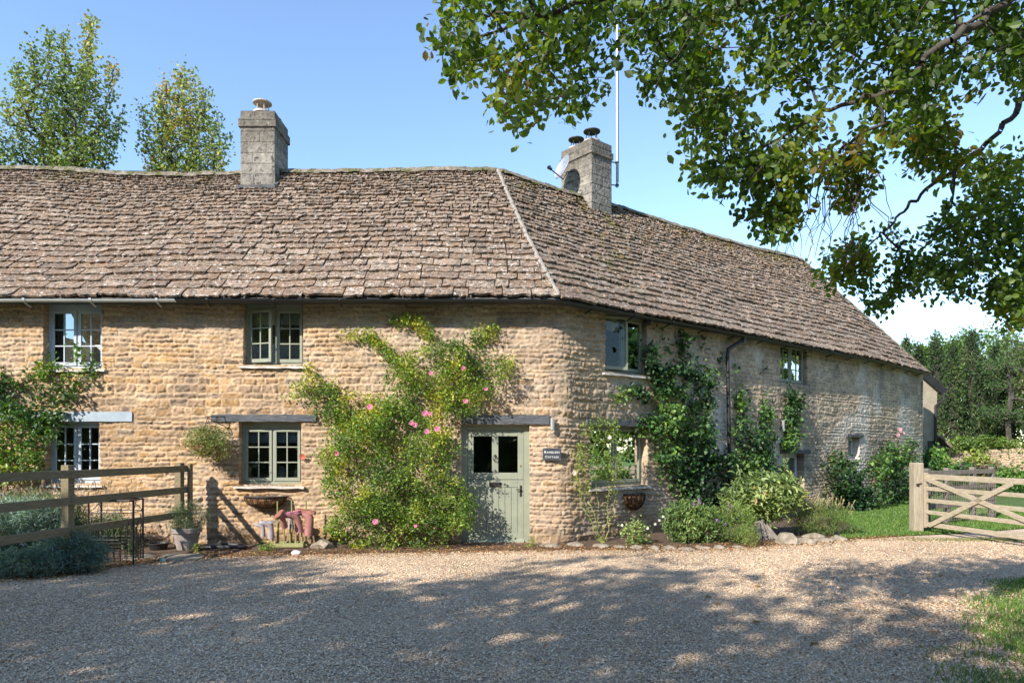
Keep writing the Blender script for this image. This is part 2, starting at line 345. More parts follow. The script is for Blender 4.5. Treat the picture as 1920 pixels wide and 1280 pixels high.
def wallcolour(u, z, prof, idr, id2, id3, flush):
    pal = {0: [(.47,.31,.165), (.45,.285,.135), (.41,.29,.19), (.51,.37,.23), (.36,.275,.20)],
           1: [(.47,.35,.235), (.44,.34,.25), (.51,.40,.29), (.37,.30,.23), (.48,.345,.21)],
           2: [(.44,.33,.20), (.50,.38,.24), (.37,.29,.20), (.52,.42,.29), (.41,.30,.18)],
           3: [(.53,.435,.32), (.60,.49,.36), (.44,.365,.275), (.60,.47,.32), (.56,.465,.35)]}
    mort = {0: (.56,.41,.26), 1: (.56,.435,.31), 2: (.50,.41,.29), 3: (.61,.51,.39)}
    P = np.stack([u, z], -1); n = (fbm(P, .7, 61, 3)-.5)
    ks = [U(600), UC+.1, U(1300)]
    wts = [sstep(k-1.3, k+1.3, u+n*3) if i != 1 else sstep(k-.25, k+.35, u+n*.8) for i, k in enumerate(ks)]
    reg = np.array([1-wts[0], wts[0]*(1-wts[1]), wts[1]*(1-wts[2]), wts[1]*wts[2]])
    TINT = np.array([.95, .925, .915])
    sel = np.clip((id2*5).astype(int), 0, 4); C = 0
    for r in range(4):
        pr = np.array(pal[r])[sel]; C = C+reg[r][..., None]*(pr*prof[..., None]+np.array(mort[r])*(1-prof[..., None]))
    C = C*(1+.34*(id3-.5))[..., None]*(.94+.25*(fbm(P, 7, 71, 3)-.5))[..., None]
    # weathering: grey-black lichen areas, limewash remains on the far wing; then darker foot and top
    lich = sstep(.56, .68, fbm(P, 1.4, 81, 4))*(.25+.25*wts[2]); C = C*(1-lich[..., None]*np.array([.55, .5, .42]))
    lime = sstep(.50, .68, fbm(P*np.array([1, 1]), 1.0, 91, 4))*(.15+.75*wts[2]); C = C*(1-lime[..., None])+np.array([.70, .65, .59])*lime[..., None]
    spk = sstep(.53, .62, fbm(P, 16, 95, 4))*(.05+.24*wts[2]); C = C*(1-spk[..., None]*np.array([.85, .82, .75]))
    strk = sstep(.5, .66, fbm(P*np.array([1.6, .35]), 1.0, 97, 3))*wts[2]*.18; C = C*(1-strk[..., None]*np.array([.75, .7, .6]))
    low_dark = sstep(.5, 0, z+.25*(n+.2)); C = C*(1-.35*low_dark[..., None]*np.array([.8, .9, 1]))
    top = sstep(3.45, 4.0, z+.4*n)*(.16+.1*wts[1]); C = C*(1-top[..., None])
    return C*TINT
def spaced(lo, hi, stepf, marks):
    xs = [lo]
    while xs[-1] < hi: xs.append(xs[-1]+stepf(xs[-1]))
    xs = np.array([x for x in xs if all(abs(x-m) > .006 for m in marks)]+list(marks)); return np.unique(np.round(xs, 5))
us = spaced(0.02, UE+5.0, lambda u: .017 if u < UC+1.5 else (.024 if u < UE else .1), [v for o in OPEN.values() for v in o[:2]])
zs = spaced(-.08, WT, lambda z: .016, [v for o in OPEN.values() for v in o[2:] if v < WT-.02])
UG, ZG = np.meshgrid(us, zs, indexing='ij')
h, prof, idr, id2, id3, flush, cc = stonefield(UG, ZG)
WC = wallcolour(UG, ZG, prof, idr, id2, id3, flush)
pp = pth(us); tt, nn = ptn(us)
h = h*(1-.38*sstep(UC+.3, UC+3, UG))
lowf = (fbm(np.stack([UG, ZG], -1), .55, 101, 2)-.5)*.05
h = h+lowf
V = np.stack([pp[:, None, 0]+nn[:, None, 0]*h, pp[:, None, 1]+nn[:, None, 1]*h, ZG], -1)
nu, nz_ = len(us), len(zs); idx = np.arange(nu*nz_).reshape(nu, nz_)
keep = np.ones((nu-1, nz_-1), bool); extraV = []; extraC = []; extraF = []; base = nu*nz_
for nme, (u0, u1, z0, z1) in OPEN.items():
    i0, i1 = np.abs(us-u0).argmin(), np.abs(us-u1).argmin(); j0 = np.abs(zs-z0).argmin(); j1 = np.abs(zs-z1).argmin()
    keep[i0:i1, j0:j1] = False
    loop = [(i0, j) for j in range(j1, j0, -1)]+[(i, j0) for i in range(i0, i1)]+[(i1, j) for j in range(j0, j1)]+[(i, j1) for i in range(i1, i0, -1)]
    loop.append(loop[0]); dep = .32
    tm, nm = ptn((u0+u1)/2)
    ov = np.array([V[i, j] for i, j in loop]); oc = np.array([WC[i, j] for i, j in loop])
    rows = []
    for q, dd in enumerate((.02, .10, .20, dep)):
        vv = ov.copy(); vv[:, :2] -= nm*dd
        jit = (fbm(vv*np.array([1, 1, 1]), 14, 5+q, 2)-.5)*.012; cx = np.array([*pth((u0+u1)/2), (z0+z1)/2]); dirs = nrm((cx-vv)*np.array([1, 1, 1])); vv += dirs*jit[:, None]
        rows.append(vv)
    allr = [None]+rows; n = len(loop)
    for q in range(4):
        b1 = base+q*n
        for a in range(n-1):
            if q == 0: extraF.append([idx[loop[a]], idx[loop[a+1]], b1+a+1, b1+a])
            else: extraF.append([b1-n+a, b1-n+a+1, b1+a+1, b1+a])
    extraV.append(np.concatenate(rows)); extraC.append(np.tile(oc, (4, 1))*.97); base += 4*n
q = np.stack([idx[:-1, :-1], idx[1:, :-1], idx[1:, 1:], idx[:-1, 1:]], -1)[keep]
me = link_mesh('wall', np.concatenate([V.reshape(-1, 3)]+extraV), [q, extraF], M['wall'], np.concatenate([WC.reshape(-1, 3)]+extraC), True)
put('wall', me, cot)
# inner and rear shell keeps the rooms dark
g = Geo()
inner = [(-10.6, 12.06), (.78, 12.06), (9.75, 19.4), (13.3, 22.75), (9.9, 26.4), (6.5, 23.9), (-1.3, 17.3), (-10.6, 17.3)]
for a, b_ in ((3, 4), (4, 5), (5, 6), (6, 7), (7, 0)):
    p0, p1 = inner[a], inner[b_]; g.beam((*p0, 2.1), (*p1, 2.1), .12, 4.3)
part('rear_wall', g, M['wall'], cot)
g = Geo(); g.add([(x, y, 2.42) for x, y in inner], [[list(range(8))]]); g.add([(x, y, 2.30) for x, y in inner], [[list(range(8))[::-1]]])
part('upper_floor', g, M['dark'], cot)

# ------------------------------------------------------------------ roof
EZ = 4.16; RZ = 7.49
E0 = np.array([.78, 11.39])
def EB(wv):                                                       # wing eave
    wv = np.asarray(wv, float)
    s = np.minimum(wv, 12.0); P = E0+s[..., None]*DW; ex = np.maximum(wv-12.0, 0); a2 = math.radians(43.4)
    P = P+ex[..., None]*np.array([math.cos(a2), math.sin(a2)]); z = np.interp(wv, [0, 4, 9, 12, 17], [4.14, 4.16, 4.13, 4.15, 4.12])
    return np.concatenate([P, z[..., None]], -1)
def RB(wv):
    wv = np.asarray(wv, float); P = E0+wv[..., None]*DW+3.05*NW
    z = np.interp(wv, [1.1, 3, 4.7, 8, 10.6, 12.5, 13.8], [7.49, 7.50, 7.56, 7.60, 7.67, 7.80, 7.84]); return np.concatenate([P, z[..., None]], -1)
def SB(wv, t):
    t = np.asarray(t, float)[..., None]; e = EB(wv); r = RB(wv); p = e*(1-t)+r*t
    p[..., 2] -= .10*np.sin(np.pi*t[..., 0])+.05*(vn(p[..., :2], .5, 9)-.5)*2*np.sin(np.pi*t[..., 0]); return p
def SA(a, t):
    a = np.asarray(a, float); t = np.asarray(t, float); z = EZ*(1-t)+t*(RZ-.0-.11*np.exp(-((a+6.8)/1.6)**2)-.02*np.sin(a*1.3)+.03*sstep(-8, -10, a))
    y = 11.39+3.06*t; p = np.stack([a+0*t, y, z], -1); p[..., 2] -= .10*np.sin(np.pi*t)+.05*(vn(p[..., :2], .5, 9)-.5)*2*np.sin(np.pi*t)
    return p
WEND = 16.95
def slates(Sf, lo, hi, seed, moss=None):
    rr = np.random.RandomState(seed); V = []; Cs = []; Fq = []; nb = 0
    t = -.008; rows = [t]; ln = 4.5
    while t < 1: t += (.185*(1-t)**1.15+.08)/ln; rows.append(t)
    na, nt = 7, 5
    pal = np.array([(.30,.23,.175), (.28,.21,.155), (.34,.27,.21), (.24,.18,.135), (.32,.25,.19), (.37,.305,.245), (.29,.21,.145)])
    for i in range(len(rows)-1):
        t0 = rows[i]; t1 = min(rows[min(i+2, len(rows)-1)]+.004, 1.0); a0, a1 = lo(t0), hi(t0)
        a = a0-rr.rand()*.2; wb = .33*(1-t0)+.17
        while a < a1:
            wd = wb*rr.uniform(.5, 1.45); b = a+wd; aa = max(a, a0-.01); bb = min(b, a1+.01); a = b
            if bb-aa < .05: continue
            gap = .006+.008*rr.rand()
            la0, la1 = lo(t1)-.01, hi(t1)+.01
            al = np.linspace(aa+gap, bb-gap, na)[:, None]+np.zeros(nt)[None]
            tv = np.linspace(0, 1, nt)[None]; j0 = rr.uniform(-.022, .022)/ln
            tb = t0+j0+(rr.rand(na)-.5)*.055/ln; tb[0] += .012/ln*rr.rand(); tb[-1] += .012/ln*rr.rand()
            tt_ = tb[:, None]*(1-tv)+t1*tv
            al = np.clip(al, lo(0)+(lo(1)-lo(0))*tt_-.02, hi(0)+(hi(1)-hi(0))*tt_+.02)
            P = Sf(al, tt_); du = nrm(Sf(al[2:3, :1]+.05, tt_[2:3, :1])-P[2:3, :1])[0, 0]; dv = nrm(P[2, -1]-P[2, 0]); nm = nrm(np.cross(du, dv))
            th = .018+.020*rr.rand(); lift = (th+.026+.024*rr.rand())*(1-tv)+.006+(fbm(P, 14, seed, 3)-.5)*.030; tw = rr.uniform(-.010, .010)*np.linspace(-1, 1, na)[:, None]*(1-tv)
            P = P+(lift+tw)[..., None]*nm
            Bt = P[:, 0]-nm*(th+.012); L_ = P[0, :]-nm*th; R_ = P[-1, :]-nm*th
            VV = np.concatenate([P.reshape(-1, 3), Bt, L_, R_]); id_ = np.arange(na*nt).reshape(na, nt)
            f = [[id_[x, y], id_[x+1, y], id_[x+1, y+1], id_[x, y+1]] for x in range(na-1) for y in range(nt-1)]
            k0 = na*nt; f += [[k0+x, k0+x+1, id_[x+1, 0], id_[x, 0]] for x in range(na-1)]
            k1 = k0+na; f += [[k1+y, id_[0, y], id_[0, y+1], k1+y+1] for y in range(nt-1)]
            k2 = k1+nt; f += [[id_[-1, y], k2+y, k2+y+1, id_[-1, y+1]] for y in range(nt-1)]
            c = pal[rr.randint(len(pal))]*rr.uniform(.9, 1.12); cv = np.ones((len(VV), 3))*c
            if moss is not None: mk = moss(VV)[:, None]; cv = cv*(1-mk)+np.array([.17, .145, .03])*mk
            V.append(VV); Cs.append(cv); Fq.append(np.array(f)+nb); nb += len(VV)
    return np.concatenate(V), np.concatenate(Cs), np.concatenate(Fq)
def mossB(V):
    d = (V[:, :2]-E0) @ DW; s = ((V[:, :2]-E0) @ NW)/3.05
    band = np.exp(-((d-(2.0+s*2.2))/.55)**2)*sstep(0, .5, s)
    return np.clip(sstep(.48, .62, fbm(V, 2.6, 77, 4))*(band*1.3+sstep(.80, .97, s)*1.1)+.12*sstep(.6, .7, fbm(V, 1.5, 78, 3)), 0, .9)
def mossA(V): return .6*sstep(.52, .66, fbm(V, 2.2, 79, 4))*sstep(6.9, 7.4, V[:, 2])
vA, cA, fA = slates(SA, lambda t: -10.9, lambda t: .78-1.09*t, 5, mossA)
vB, cB, fB = slates(SB, lambda t: 1.10*t, lambda t: WEND+(13.85-WEND)*t, 6, mossB)
me = link_mesh('roof', np.concatenate([vA, vB]), [np.concatenate([fA, fB+len(vA)])], M['slate'], np.concatenate([cA, cB])); put('roof', me, cot)
# roofing underlay, rear slopes and far hip
g = Geo()
def patch(Sf, lo, hi, n=24, m=6, off=-.02):
    VV = []; 
    for i in range(n+1):
        for j in range(m+1):
            t = j/m; a = lo(t)+(hi(t)-lo(t))*i/n; VV.append(Sf(np.array(a), np.array(t))+np.array([0, 0, off]))
    g.add(VV, [[[i*(m+1)+j, (i+1)*(m+1)+j, (i+1)*(m+1)+j+1, i*(m+1)+j+1] for i in range(n) for j in range(m)]], (.12, .09, .07))
patch(SA, lambda t: -10.9, lambda t: .78-1.09*t); patch(SB, lambda t: 1.10*t, lambda t: WEND+(13.85-WEND)*t)
rc = SA(np.array(-.31), np.array(1.)); re = RB(np.array(13.85)); ee = EB(np.array(WEND))
be = np.array([9.9, 26.7, 4.2]); bc = np.array([-1.4, 17.6, 4.2])
bl = np.array([-10.9, 17.6, 4.2]); rl = SA(np.array(-10.9), np.array(1.)); dn = np.array([0, 0, .02])
g.add([rl-dn, rc-dn, bc, bl], [[[0, 1, 2, 3]]], (.24, .19, .15)); g.add([rc-dn, re-dn, be, bc], [[[0, 1, 2, 3]]], (.24, .19, .15)); g.add([re-dn, ee-dn, be], [[[0, 1, 2]]], (.24, .19, .15))
part('roof_underside', g, M['slate'], cot)
def ridgeline(pts, name, mat, w=.16, hgt=.10, seg=.42, parent=cot, seed=2):
    pts = np.array(pts); d = np.concatenate([[0], np.cumsum(np.linalg.norm(np.diff(pts, axis=0), axis=1))]); rr = np.random.RandomState(seed); g = Geo(); s = 0
    while s < d[-1]-.05:
        e = min(s+seg*rr.uniform(.8, 1.2), d[-1]); a = np.array([np.interp(s, d, pts[:, i]) for i in range(3)]); b = np.array([np.interp(e-.008, d, pts[:, i]) for i in range(3)])
        T_ = nrm(b-a); X = nrm(np.cross(T_, (0, 0, 1))); Up = np.cross(X, T_); VV = []; up = rr.uniform(-.008, .012)
        n = 5
        for q in range(n+1):
            c = a+(b-a)*q/n
            for sx, sz in ((-w, -hgt*1.15), (-w*.55, -hgt*.25), (-w*.2, .015), (w*.2, .015), (w*.55, -hgt*.25), (w, -hgt*1.15)):
                VV.append(c+X*(sx+rr.uniform(-.012, .012))+Up*(sz+up+.03+rr.uniform(-.010, .010)))
        Fq = [[q*6+r_, q*6+r_+1, (q+1)*6+r_+1, (q+1)*6+r_] for q in range(n) for r_ in range(5)]
        g.add(VV, [Fq, [[0, 1, 2, 3, 4, 5], [n*6+k for k in (5, 4, 3, 2, 1, 0)]]]); s = e
    part(name, g, mat, parent)
ra = [SA(np.array(x), np.array(1.))+np.array([0, 0, .03]) for x in np.linspace(-10.9, -.31, 30)]
rb = [RB(np.array(x))+np.array([0, 0, .03]) for x in np.linspace(1.12, 13.85, 24)]
ridgeline(ra+rb, 'ridge_tiles', M['ridge'])
hp = [SB(np.array(1.1*t), np.array(t))+np.array([0, -.015, .035]) for t in np.linspace(0.01, .99, 16)]
g = Geo(); rr = np.random.RandomState(4); g.tube([p+rr.uniform(-.012, .012, 3) for p in np.repeat(hp, 3, 0)[1:-1]+np.linspace(0, 1, 46)[:, None]*0], .05, 7) if False else None
hpd = np.array([SB(np.array(1.1*t), np.array(t))+np.array([0, -.02, .045]) for t in np.linspace(0.005, .99, 60)])
hpd += (np.random.RandomState(5).rand(60, 3)-.5)*.02
g.tube(hpd, .034+.012*np.random.RandomState(6).rand(60), 7); part('hip_mortar', g, M['mortar'], cot)
he = [re*(1-t)+ee*t+np.array([0, 0, .03]) for t in np.linspace(0, 1, 14)]; ridgeline(he, 'hip_tiles', M['ridge'], .12, .08, .35, seed=8)
# soffit boards close the gap behind the gutters
g = Geo()
for (a, b_) in ((-10.6, .80),): g.beam((a, 11.575, 4.125), (b_, 11.575, 4.125), .39, .03)
for w0 in np.arange(0, 17, 1.0):
    p, q_ = EB(np.array(w0)), EB(np.array(min(w0+1, 16.9))); g.beam((p[0]+NW[0]*.10, p[1]+NW[1]*.10, 4.105), (q_[0]+NW[0]*.10, q_[1]+NW[1]*.10, 4.105), .24, .03)
part('soffit', g, M['lintel'], cot)
# gutters
def gutter(pts, name, mat, label, step=1.1, r=.052):
    g = Geo(); pts = np.array(pts); T_ = nrm(np.gradient(pts, axis=0)); X = nrm(np.cross(T_, (0, 0, 1)))
    ang = np.linspace(0, -math.pi, 9); VV = []; 
    for rr_ in (r, r-.006):
        for p, x in zip(pts, X):
            for a in ang: VV.append(p+x*math.cos(a)*rr_+np.array([0, 0, math.sin(a)*rr_*1.05]))
    n = len(pts); Fq = []
    for L_ in range(2):
        for i in range(n-1):
            for q in range(8): Fq.append([L_*n*9+i*9+q, L_*n*9+(i+1)*9+q, L_*n*9+(i+1)*9+q+1, L_*n*9+i*9+q+1])
    for i in range(n-1):
        for e in (0, 8): Fq.append([i*9+e, (i+1)*9+e, n*9+(i+1)*9+e, n*9+i*9+e])
    g.add(VV, [Fq]); go = part(name, g, mat, cot, label, smooth=True)
    d = np.concatenate([[0], np.cumsum(np.linalg.norm(np.diff(pts, axis=0), axis=1))]); s = .5
    while s < d[-1]:
        p = np.array([np.interp(s, d, pts[:, i]) for i in range(3)]); t_ = np.array([np.interp(min(s+.06, d[-1]), d, pts[:, i]) for i in range(3)])
        gg = Geo(); a = np.linspace(.1, -math.pi-.1, 9); x = nrm(np.cross(nrm(t_-p), (0, 0, 1)))
        for dd, rr_ in ((0, r+.007),):
            q1 = [p+x*math.cos(b)*rr_+np.array([0, 0, math.sin(b)*rr_*1.05]) for b in a]; q2 = [v+(t_-p)*.7 for v in q1]
            gg.add(q1+q2, [[[i, i+1, 10+i-1+0, 9+i] if False else [i, i+1, 9+i+1, 9+i] for i in range(8)]])
        gg.beam(p+np.array([0, 0, -.05]), p+np.array([-x[0]*.16, -x[1]*.16, -.10]), .02, .02)
        part('gutter_bracket', gg, mat, go); s += step
    return go
xj = (330-960)*11.34/F
gutter([(x, 11.335, 4.115) for x in np.linspace(-10.8, xj, 10)], 'gutter', M['greygut'], 'pale grey painted gutter')
gw = [(x, 11.335, 4.115-.01*(x-xj)/6) for x in np.linspace(xj+.01, .62, 12)]
gw += [tuple(EB(np.array(wv))-np.array([NW[0]*.05, NW[1]*.05, .055])) for wv in np.linspace(.12, 16.9, 40)]
gutter(gw, 'gutter', M['black'], 'black gutter')
# downpipe
g = Geo(); pt = onwall(1377, 622, .17); pa = onwall(1377, 640, .2); pb = onwall(1357, 655, .12); pc = onwall(1355, 668, .12); pd = onwall(1361, 930, .12)
EBp = EB(np.array(float(((pt[:2]-E0) @ DW)))); 
g.tube([np.array([EBp[0], EBp[1], 4.05])-np.array([*NW*.04, 0]), np.array([EBp[0], EBp[1], 3.93])-np.array([*NW*.04, 0]), pa, pb, pc, np.array([pd[0], pd[1], .1])], [.042]*6, 10)
dp = part('downpipe', g, M['black'], cot, smooth=False)
for zz in (3.2, 1.9, .7):
    gg = Geo(); p = pb.copy(); p[:2] = pc[:2]*(1-(3.2-zz)/3.1)+pd[:2]*(3.2-zz)/3.1; p[2] = zz; gg.tube([p-np.array([0, 0, .04]), p+np.array([0, 0, .04])], .052, 10); part('pipe_collar', gg, M['black'], dp)

# ------------------------------------------------------------------ windows and door
def frame_at(name, rec):
    u0, u1, z0, z1 = OPEN[name]; a, b_ = pth(u0), pth(u1); t = nrm(b_-a); n = np.array([t[1], -t[0]]); o = (a+b_)/2-n*rec; W = np.linalg.norm(b_-a)
    def fr(V): V = np.asarray(V, float); return np.stack([o[0]+V[:, 0]*t[0]+V[:, 1]*n[0], o[1]+V[:, 0]*t[1]+V[:, 1]*n[1], z0+V[:, 2]], -1)
    return fr, W, z1-z0, t, n
def window(nme, mat, label, cols=2, rows=3, rec=.13, lights=2, openings=(0, 0), fw=.055, sillp=.06, sash=.045, sillmat='sill', depth=.07, headboard=0, silld=.05, foot=.05):
    fr, W, H, t, n = frame_at(nme, rec); hw = W/2+.02
    g = Geo(); H2 = H-headboard
    g.box((-hw, -depth, -.01), (-hw+fw+.02, 0, H+.02), fr); g.box((hw-fw-.02, -depth, -.01), (hw, 0, H+.02), fr)
    g.box((-hw+fw+.021, -depth, H2-fw), (hw-fw-.021, -.001, H+.02), fr); g.box((-hw+fw+.021, -depth, -.01), (hw-fw-.021, -.001, foot), fr)
    iw = 2*(hw-fw-.02); lw = iw/lights
    if lights == 2: g.box((-.018, -depth, foot+.001), (.018, -.004, H2-fw-.001), fr)
    wo = part('window', g, mat, cot, label, .004)
    for L_ in range(lights):
        x0 = -iw/2+L_*lw+(.018 if (lights == 2 and L_ == 1) else .001); x1 = x0+lw-(.019 if lights == 2 else .002); zb, zt = foot+.004, H2-fw-.004; ang = openings[L_]
        hx = x0 if L_ == 0 else x1
        def fc(V, ang=ang, hx=hx, sg=(1 if L_ == 0 else -1)):
            V = np.array(V, float); dx = (V[:, 0]-hx); a = ang; y = V[:, 1]+.014
            return fr(np.stack([hx+dx*math.cos(a)-sg*y*math.sin(a), .0+y*math.cos(a)+sg*dx*math.sin(a), V[:, 2]], -1))
        g = Geo(); d0, d1 = -.04, 0.0
        g.box((x0, d0, zb), (x0+sash, d1, zt), fc); g.box((x1-sash, d0, zb), (x1, d1, zt), fc); g.box((x0+sash+.001, d0, zt-sash), (x1-sash-.001, d1-.001, zt), fc); g.box((x0+sash+.001, d0, zb), (x1-sash-.001, d1-.001, zb+sash*1.35), fc)
        gx0, gx1, gz0, gz1 = x0+sash, x1-sash, zb+sash*1.35, zt-sash
        for c in range(1, cols): xx = gx0+(gx1-gx0)*c/cols; g.box((xx-.010, d0+.008, gz0), (xx+.010, d1-.004, gz1), fc)
        for r_ in range(1, rows): zz = gz0+(gz1-gz0)*r_/rows; g.box((gx0, d0+.009, zz-.010), (gx1, d1-.005, zz+.010), fc)
        co = part('casement', g, mat, wo, bev=.002)
        g = Geo(); g.box((gx0-.004, -.024, gz0-.004), (gx1+.004, -.020, gz1+.004), fc); part('pane', g, M['glass'], wo)
    if sillp:
        g = Geo(); rr = np.random.RandomState(int(W*1000)); nseg = 12; VV = []
        for k in range(nseg+1):
            x = -hw-.05+(2*hw+.10)*k/nseg; j = rr.uniform(-.008, .008, 4)
            VV += [(x, -.22, -.02), (x, rec+sillp+j[0], -.030+j[1]*.5), (x, rec+sillp+.006+j[0], -silld-.015+j[2]), (x, -.22, -silld-.02)]
        VV = fr(np.array(VV)); Fq = [[k*4+a, (k+1)*4+a, (k+1)*4+(a+1) % 4, k*4+(a+1) % 4] for k in range(nseg) for a in range(4)]
        g.add(VV, [Fq, [[0, 1, 2, 3], [nseg*4+3, nseg*4+2, nseg*4+1, nseg*4]]]); part('sill', g, M[sillmat], wo)
    return wo, fr, W, H
def lintel(x0, x1, y0, y1, mat, label, out=.048):
    a = onwall(x0, y1, out-.15); b_ = onwall(x1, y1, out-.15); xm = (x0+x1)/2; za, zb = Z(y1, xm), Z(y0, xm); a[2] = b_[2] = (za+zb)/2
    g = Geo(); d = nrm(b_-a); L_ = np.linalg.norm(b_-a); sd = nrm(np.cross(d, (0, 0, 1))); rr = np.random.RandomState(abs(x0)); n = 14; VV = []; h_ = (zb-za)/2
    for k in range(n+1):
        c = a+(b_-a)*k/n; j = rr.uniform(-.006, .006, 4)
        VV += [c+sd*(.15+j[0])+np.array([0, 0, h_+j[1]]), c-sd*.1+np.array([0, 0, h_]), c-sd*.1-np.array([0, 0, h_]), c+sd*(.15+j[2])-np.array([0, 0, h_+j[3]])]
    Fq = [[k*4+a_, (k+1)*4+a_, (k+1)*4+(a_+1) % 4, k*4+(a_+1) % 4] for k in range(n) for a_ in range(4)]
    g.add(VV, [Fq, [[3, 2, 1, 0], [n*4, n*4+1, n*4+2, n*4+3]]]); part('lintel', g, mat, cot, label)
w1 = window('w1', M['white'], 'white two-casement window under the pale gutter', headboard=.10)
w2 = window('w2', M['green'], 'sage green upper window with its left casement ajar', openings=(.30, 0), headboard=.06)
w3 = window('w3', M['white'], 'white ground floor window behind the climber')
w4 = window('w4', M['green'], 'sage green window over the wellington boots', headboard=.06, sillp=.09)
w5 = window('w5', M['green'], 'sage green upper window beside the corner, opened', rows=1, cols=1, rec=.10, openings=(.35, 0), fw=.05, headboard=.03)
w6 = window('w6', M['green'], 'sage green two-pane window above the hay basket', rows=1, cols=1, rec=.14, fw=.05)
w7 = window('w7', M['green'], 'small green upper window far along the wing', rec=.10, openings=(0, 0), sillp=.0, fw=.05)
w8 = window('w8', M['ltgrey'], 'pale grey ground floor window half hidden by vines', rec=.18, rows=2, cols=1, lights=1, openings=(0,), sillp=0, fw=.06)
w9 = window('w9', M['ltgrey'], 'tiny slit window low in the far wall', rec=.2, rows=1, cols=1, lights=1, openings=(0,), sillp=0, fw=.05)
w10 = window('w10', M['green'], 'narrow green casement at the far end of the wing', rec=.05, rows=3, cols=1, lights=1, openings=(0,), sillp=0.04, fw=.04)
M['whlint'] = pm('weathered_white_paint', (.25,.30,.34), (.33,.38,.42), 6, .6, .4, 50, spots=[(9, .62, (.16,.17,.17))])
lintel(-60, 250, 772, 790, M['whlint'], 'white painted timber lintel'); lintel(398, 594, 777, 790, M['lintel'], 'dark timber lintel over the kitchen window')
lintel(866, 1031, 778, 795, M['lintel'], 'dark timber lintel over the door'); lintel(1098, 1226, 787, 798, M['lintel'], 'dark timber lintel right of the corner')
lintel(1460, 1517, 843, 850, M['lintel'], 'small dark lintel'); lintel(1586, 1617, 814, 819, M['lintel'], 'slate lintel over the slit window')
# blinds, curtains and things on the window board inside
def inside(w, x0, x1, z0, z1, d, name, mat, label, cat, wave=.012, n=24, group=None):
    fr = w[1]; g = Geo(); VV = []
    for k in range(n+1):
        x = x0+(x1-x0)*k/n; y = -d+wave*math.sin(k*1.7)
        VV += [(x, y, z0), (x, y, z1), (x, y-.006, z1), (x, y-.006, z0)]
    Fq = [[k*4+a, (k+1)*4+a, (k+1)*4+(a+1) % 4, k*4+(a+1) % 4] for k in range(n) for a in range(4)]
    g.add(fr(np.array(VV)), [Fq]); p = fr(np.array([[(x0+x1)/2, -d, z0]]))[0]
    return single(name, g, mat, label, cat, group, loc=p)
inside(w1, -.46, -.28, .1, 1.08, .10, 'curtain', M['curtain'], 'grey curtain behind the left panes of the white upper window', 'curtain')
inside(w2, -.46, .46, .72, 1.04, .078, 'roller_blind', M['cream'], 'cream blind drawn a little way down in the ajar green upper window', 'window blind', 0.002)
inside(w4, -.46, .46, .72, 1.04, .078, 'roller_blind', M['white'], 'white blind at the top of the green window over the boots', 'window blind', 0.002)
inside(w5, -.46, -.02, .80, 1.20, .085, 'roller_blind', M['cream'], 'cream blind behind the open green window right of the corner', 'window blind', 0.002)
fr4 = w4[1]; p = fr4(np.array([[.10, -.15, .07]]))[0]
g = Geo(); g.lathe(p, [(.0, 0), (.075, 0), (.09, .05), (.09, .16), (.06, .2), (.055, .23), (.065, .24)], 18); single('stoneware_jar', g, M['sill'], 'tall grey stoneware jar inside the green window over the boots', 'jar', smooth=True, loc=p)
p = fr4(np.array([[.36, -.16, .07]]))[0]
g = Geo(); g.lathe(p, [(.0, 0), (.055, 0), (.07, .05), (.05, .12), (.03, .15), (.015, .17), (.022, .185), (.0, .2)], 14); tp = thing('teapot', 'pale jug with a lid in the right pane of the window over the boots', 'jug', p); part('body', g, M['cream'], tp, smooth=True)
g = Geo(); a = np.linspace(-1.3, 1.3, 9); g.tube([p+np.array([-.06-.035*math.cos(b), 0, .08+.05*math.sin(b)]) for b in a], .007, 6); part('handle', g, M['cream'], tp)
p4p = fr4(np.array([[-.14, -.16, .07]]))[0]
# front door
fr, W, H, t, n = frame_at('door', .10); hw = W/2+.015
dr = Geo(); dr.box((-hw, -.10, 0), (-hw+.115, 0, H+.01), fr); dr.box((hw-.115, -.10, 0), (hw, 0, H+.01), fr); dr.box((-hw+.116, -.10, H-.09), (hw-.116, -.001, H+.01), fr)
do = part('door', dr, M['green'], cot, 'sage green stable door with two panes', .005)
x0, x1 = -hw+.118, hw-.118; zmid = .0+H*(1018-898)/(1018-796); zt = H-.095; g = Geo(); y0, y1 = -.065, -.02
def bx(g, a, b, c, d, ya=y0, yb=y1): g.box((a, ya, c), (b, yb, d), fr)
pw = (x1-x0); mx_ = x0+pw*.46
bx(g, x0, x0+.10, zmid+.004, zt); bx(g, x1-.10, x1, zmid+.004, zt); bx(g, x0+.101, x1-.101, zt-.10, zt, y0, y1-.001); bx(g, x0+.101, x1-.101, zmid+.004, zmid+.12, y0, y1-.001)
bx(g, mx_-.055+.03, mx_+.055+.03, zmid+.121, zt-.101, y0, y1-.0015)
up = part('upper_leaf', g, M['green'], do, bev=.004)
g = Geo(); bx(g, x0+.095, x1-.095, zmid+.115, zt-.095, -.045, -.041); part('pane', g, M['glass'], do)
g = Geo(); bx(g, x0, x0+.10, .06, zmid-.004); bx(g, x1-.10, x1, .06, zmid-.004); bx(g, x0+.101, x1-.101, zmid-.13, zmid-.004, y0, y1-.001); bx(g, x0+.101, x1-.101, .06, .19, y0, y1-.001)
nb_ = 7
for k in range(nb_): a = x0+.102+(pw-.204)*k/nb_; bx(g, a+.003, a+(pw-.204)/nb_-.003, .191, zmid-.131, y0, y1-.010)
bx(g, x0+.10, x1-.10, .10, zmid-.1, y0+.002, y1-.026)
part('lower_leaf', g, M['green'], do, bev=.003)
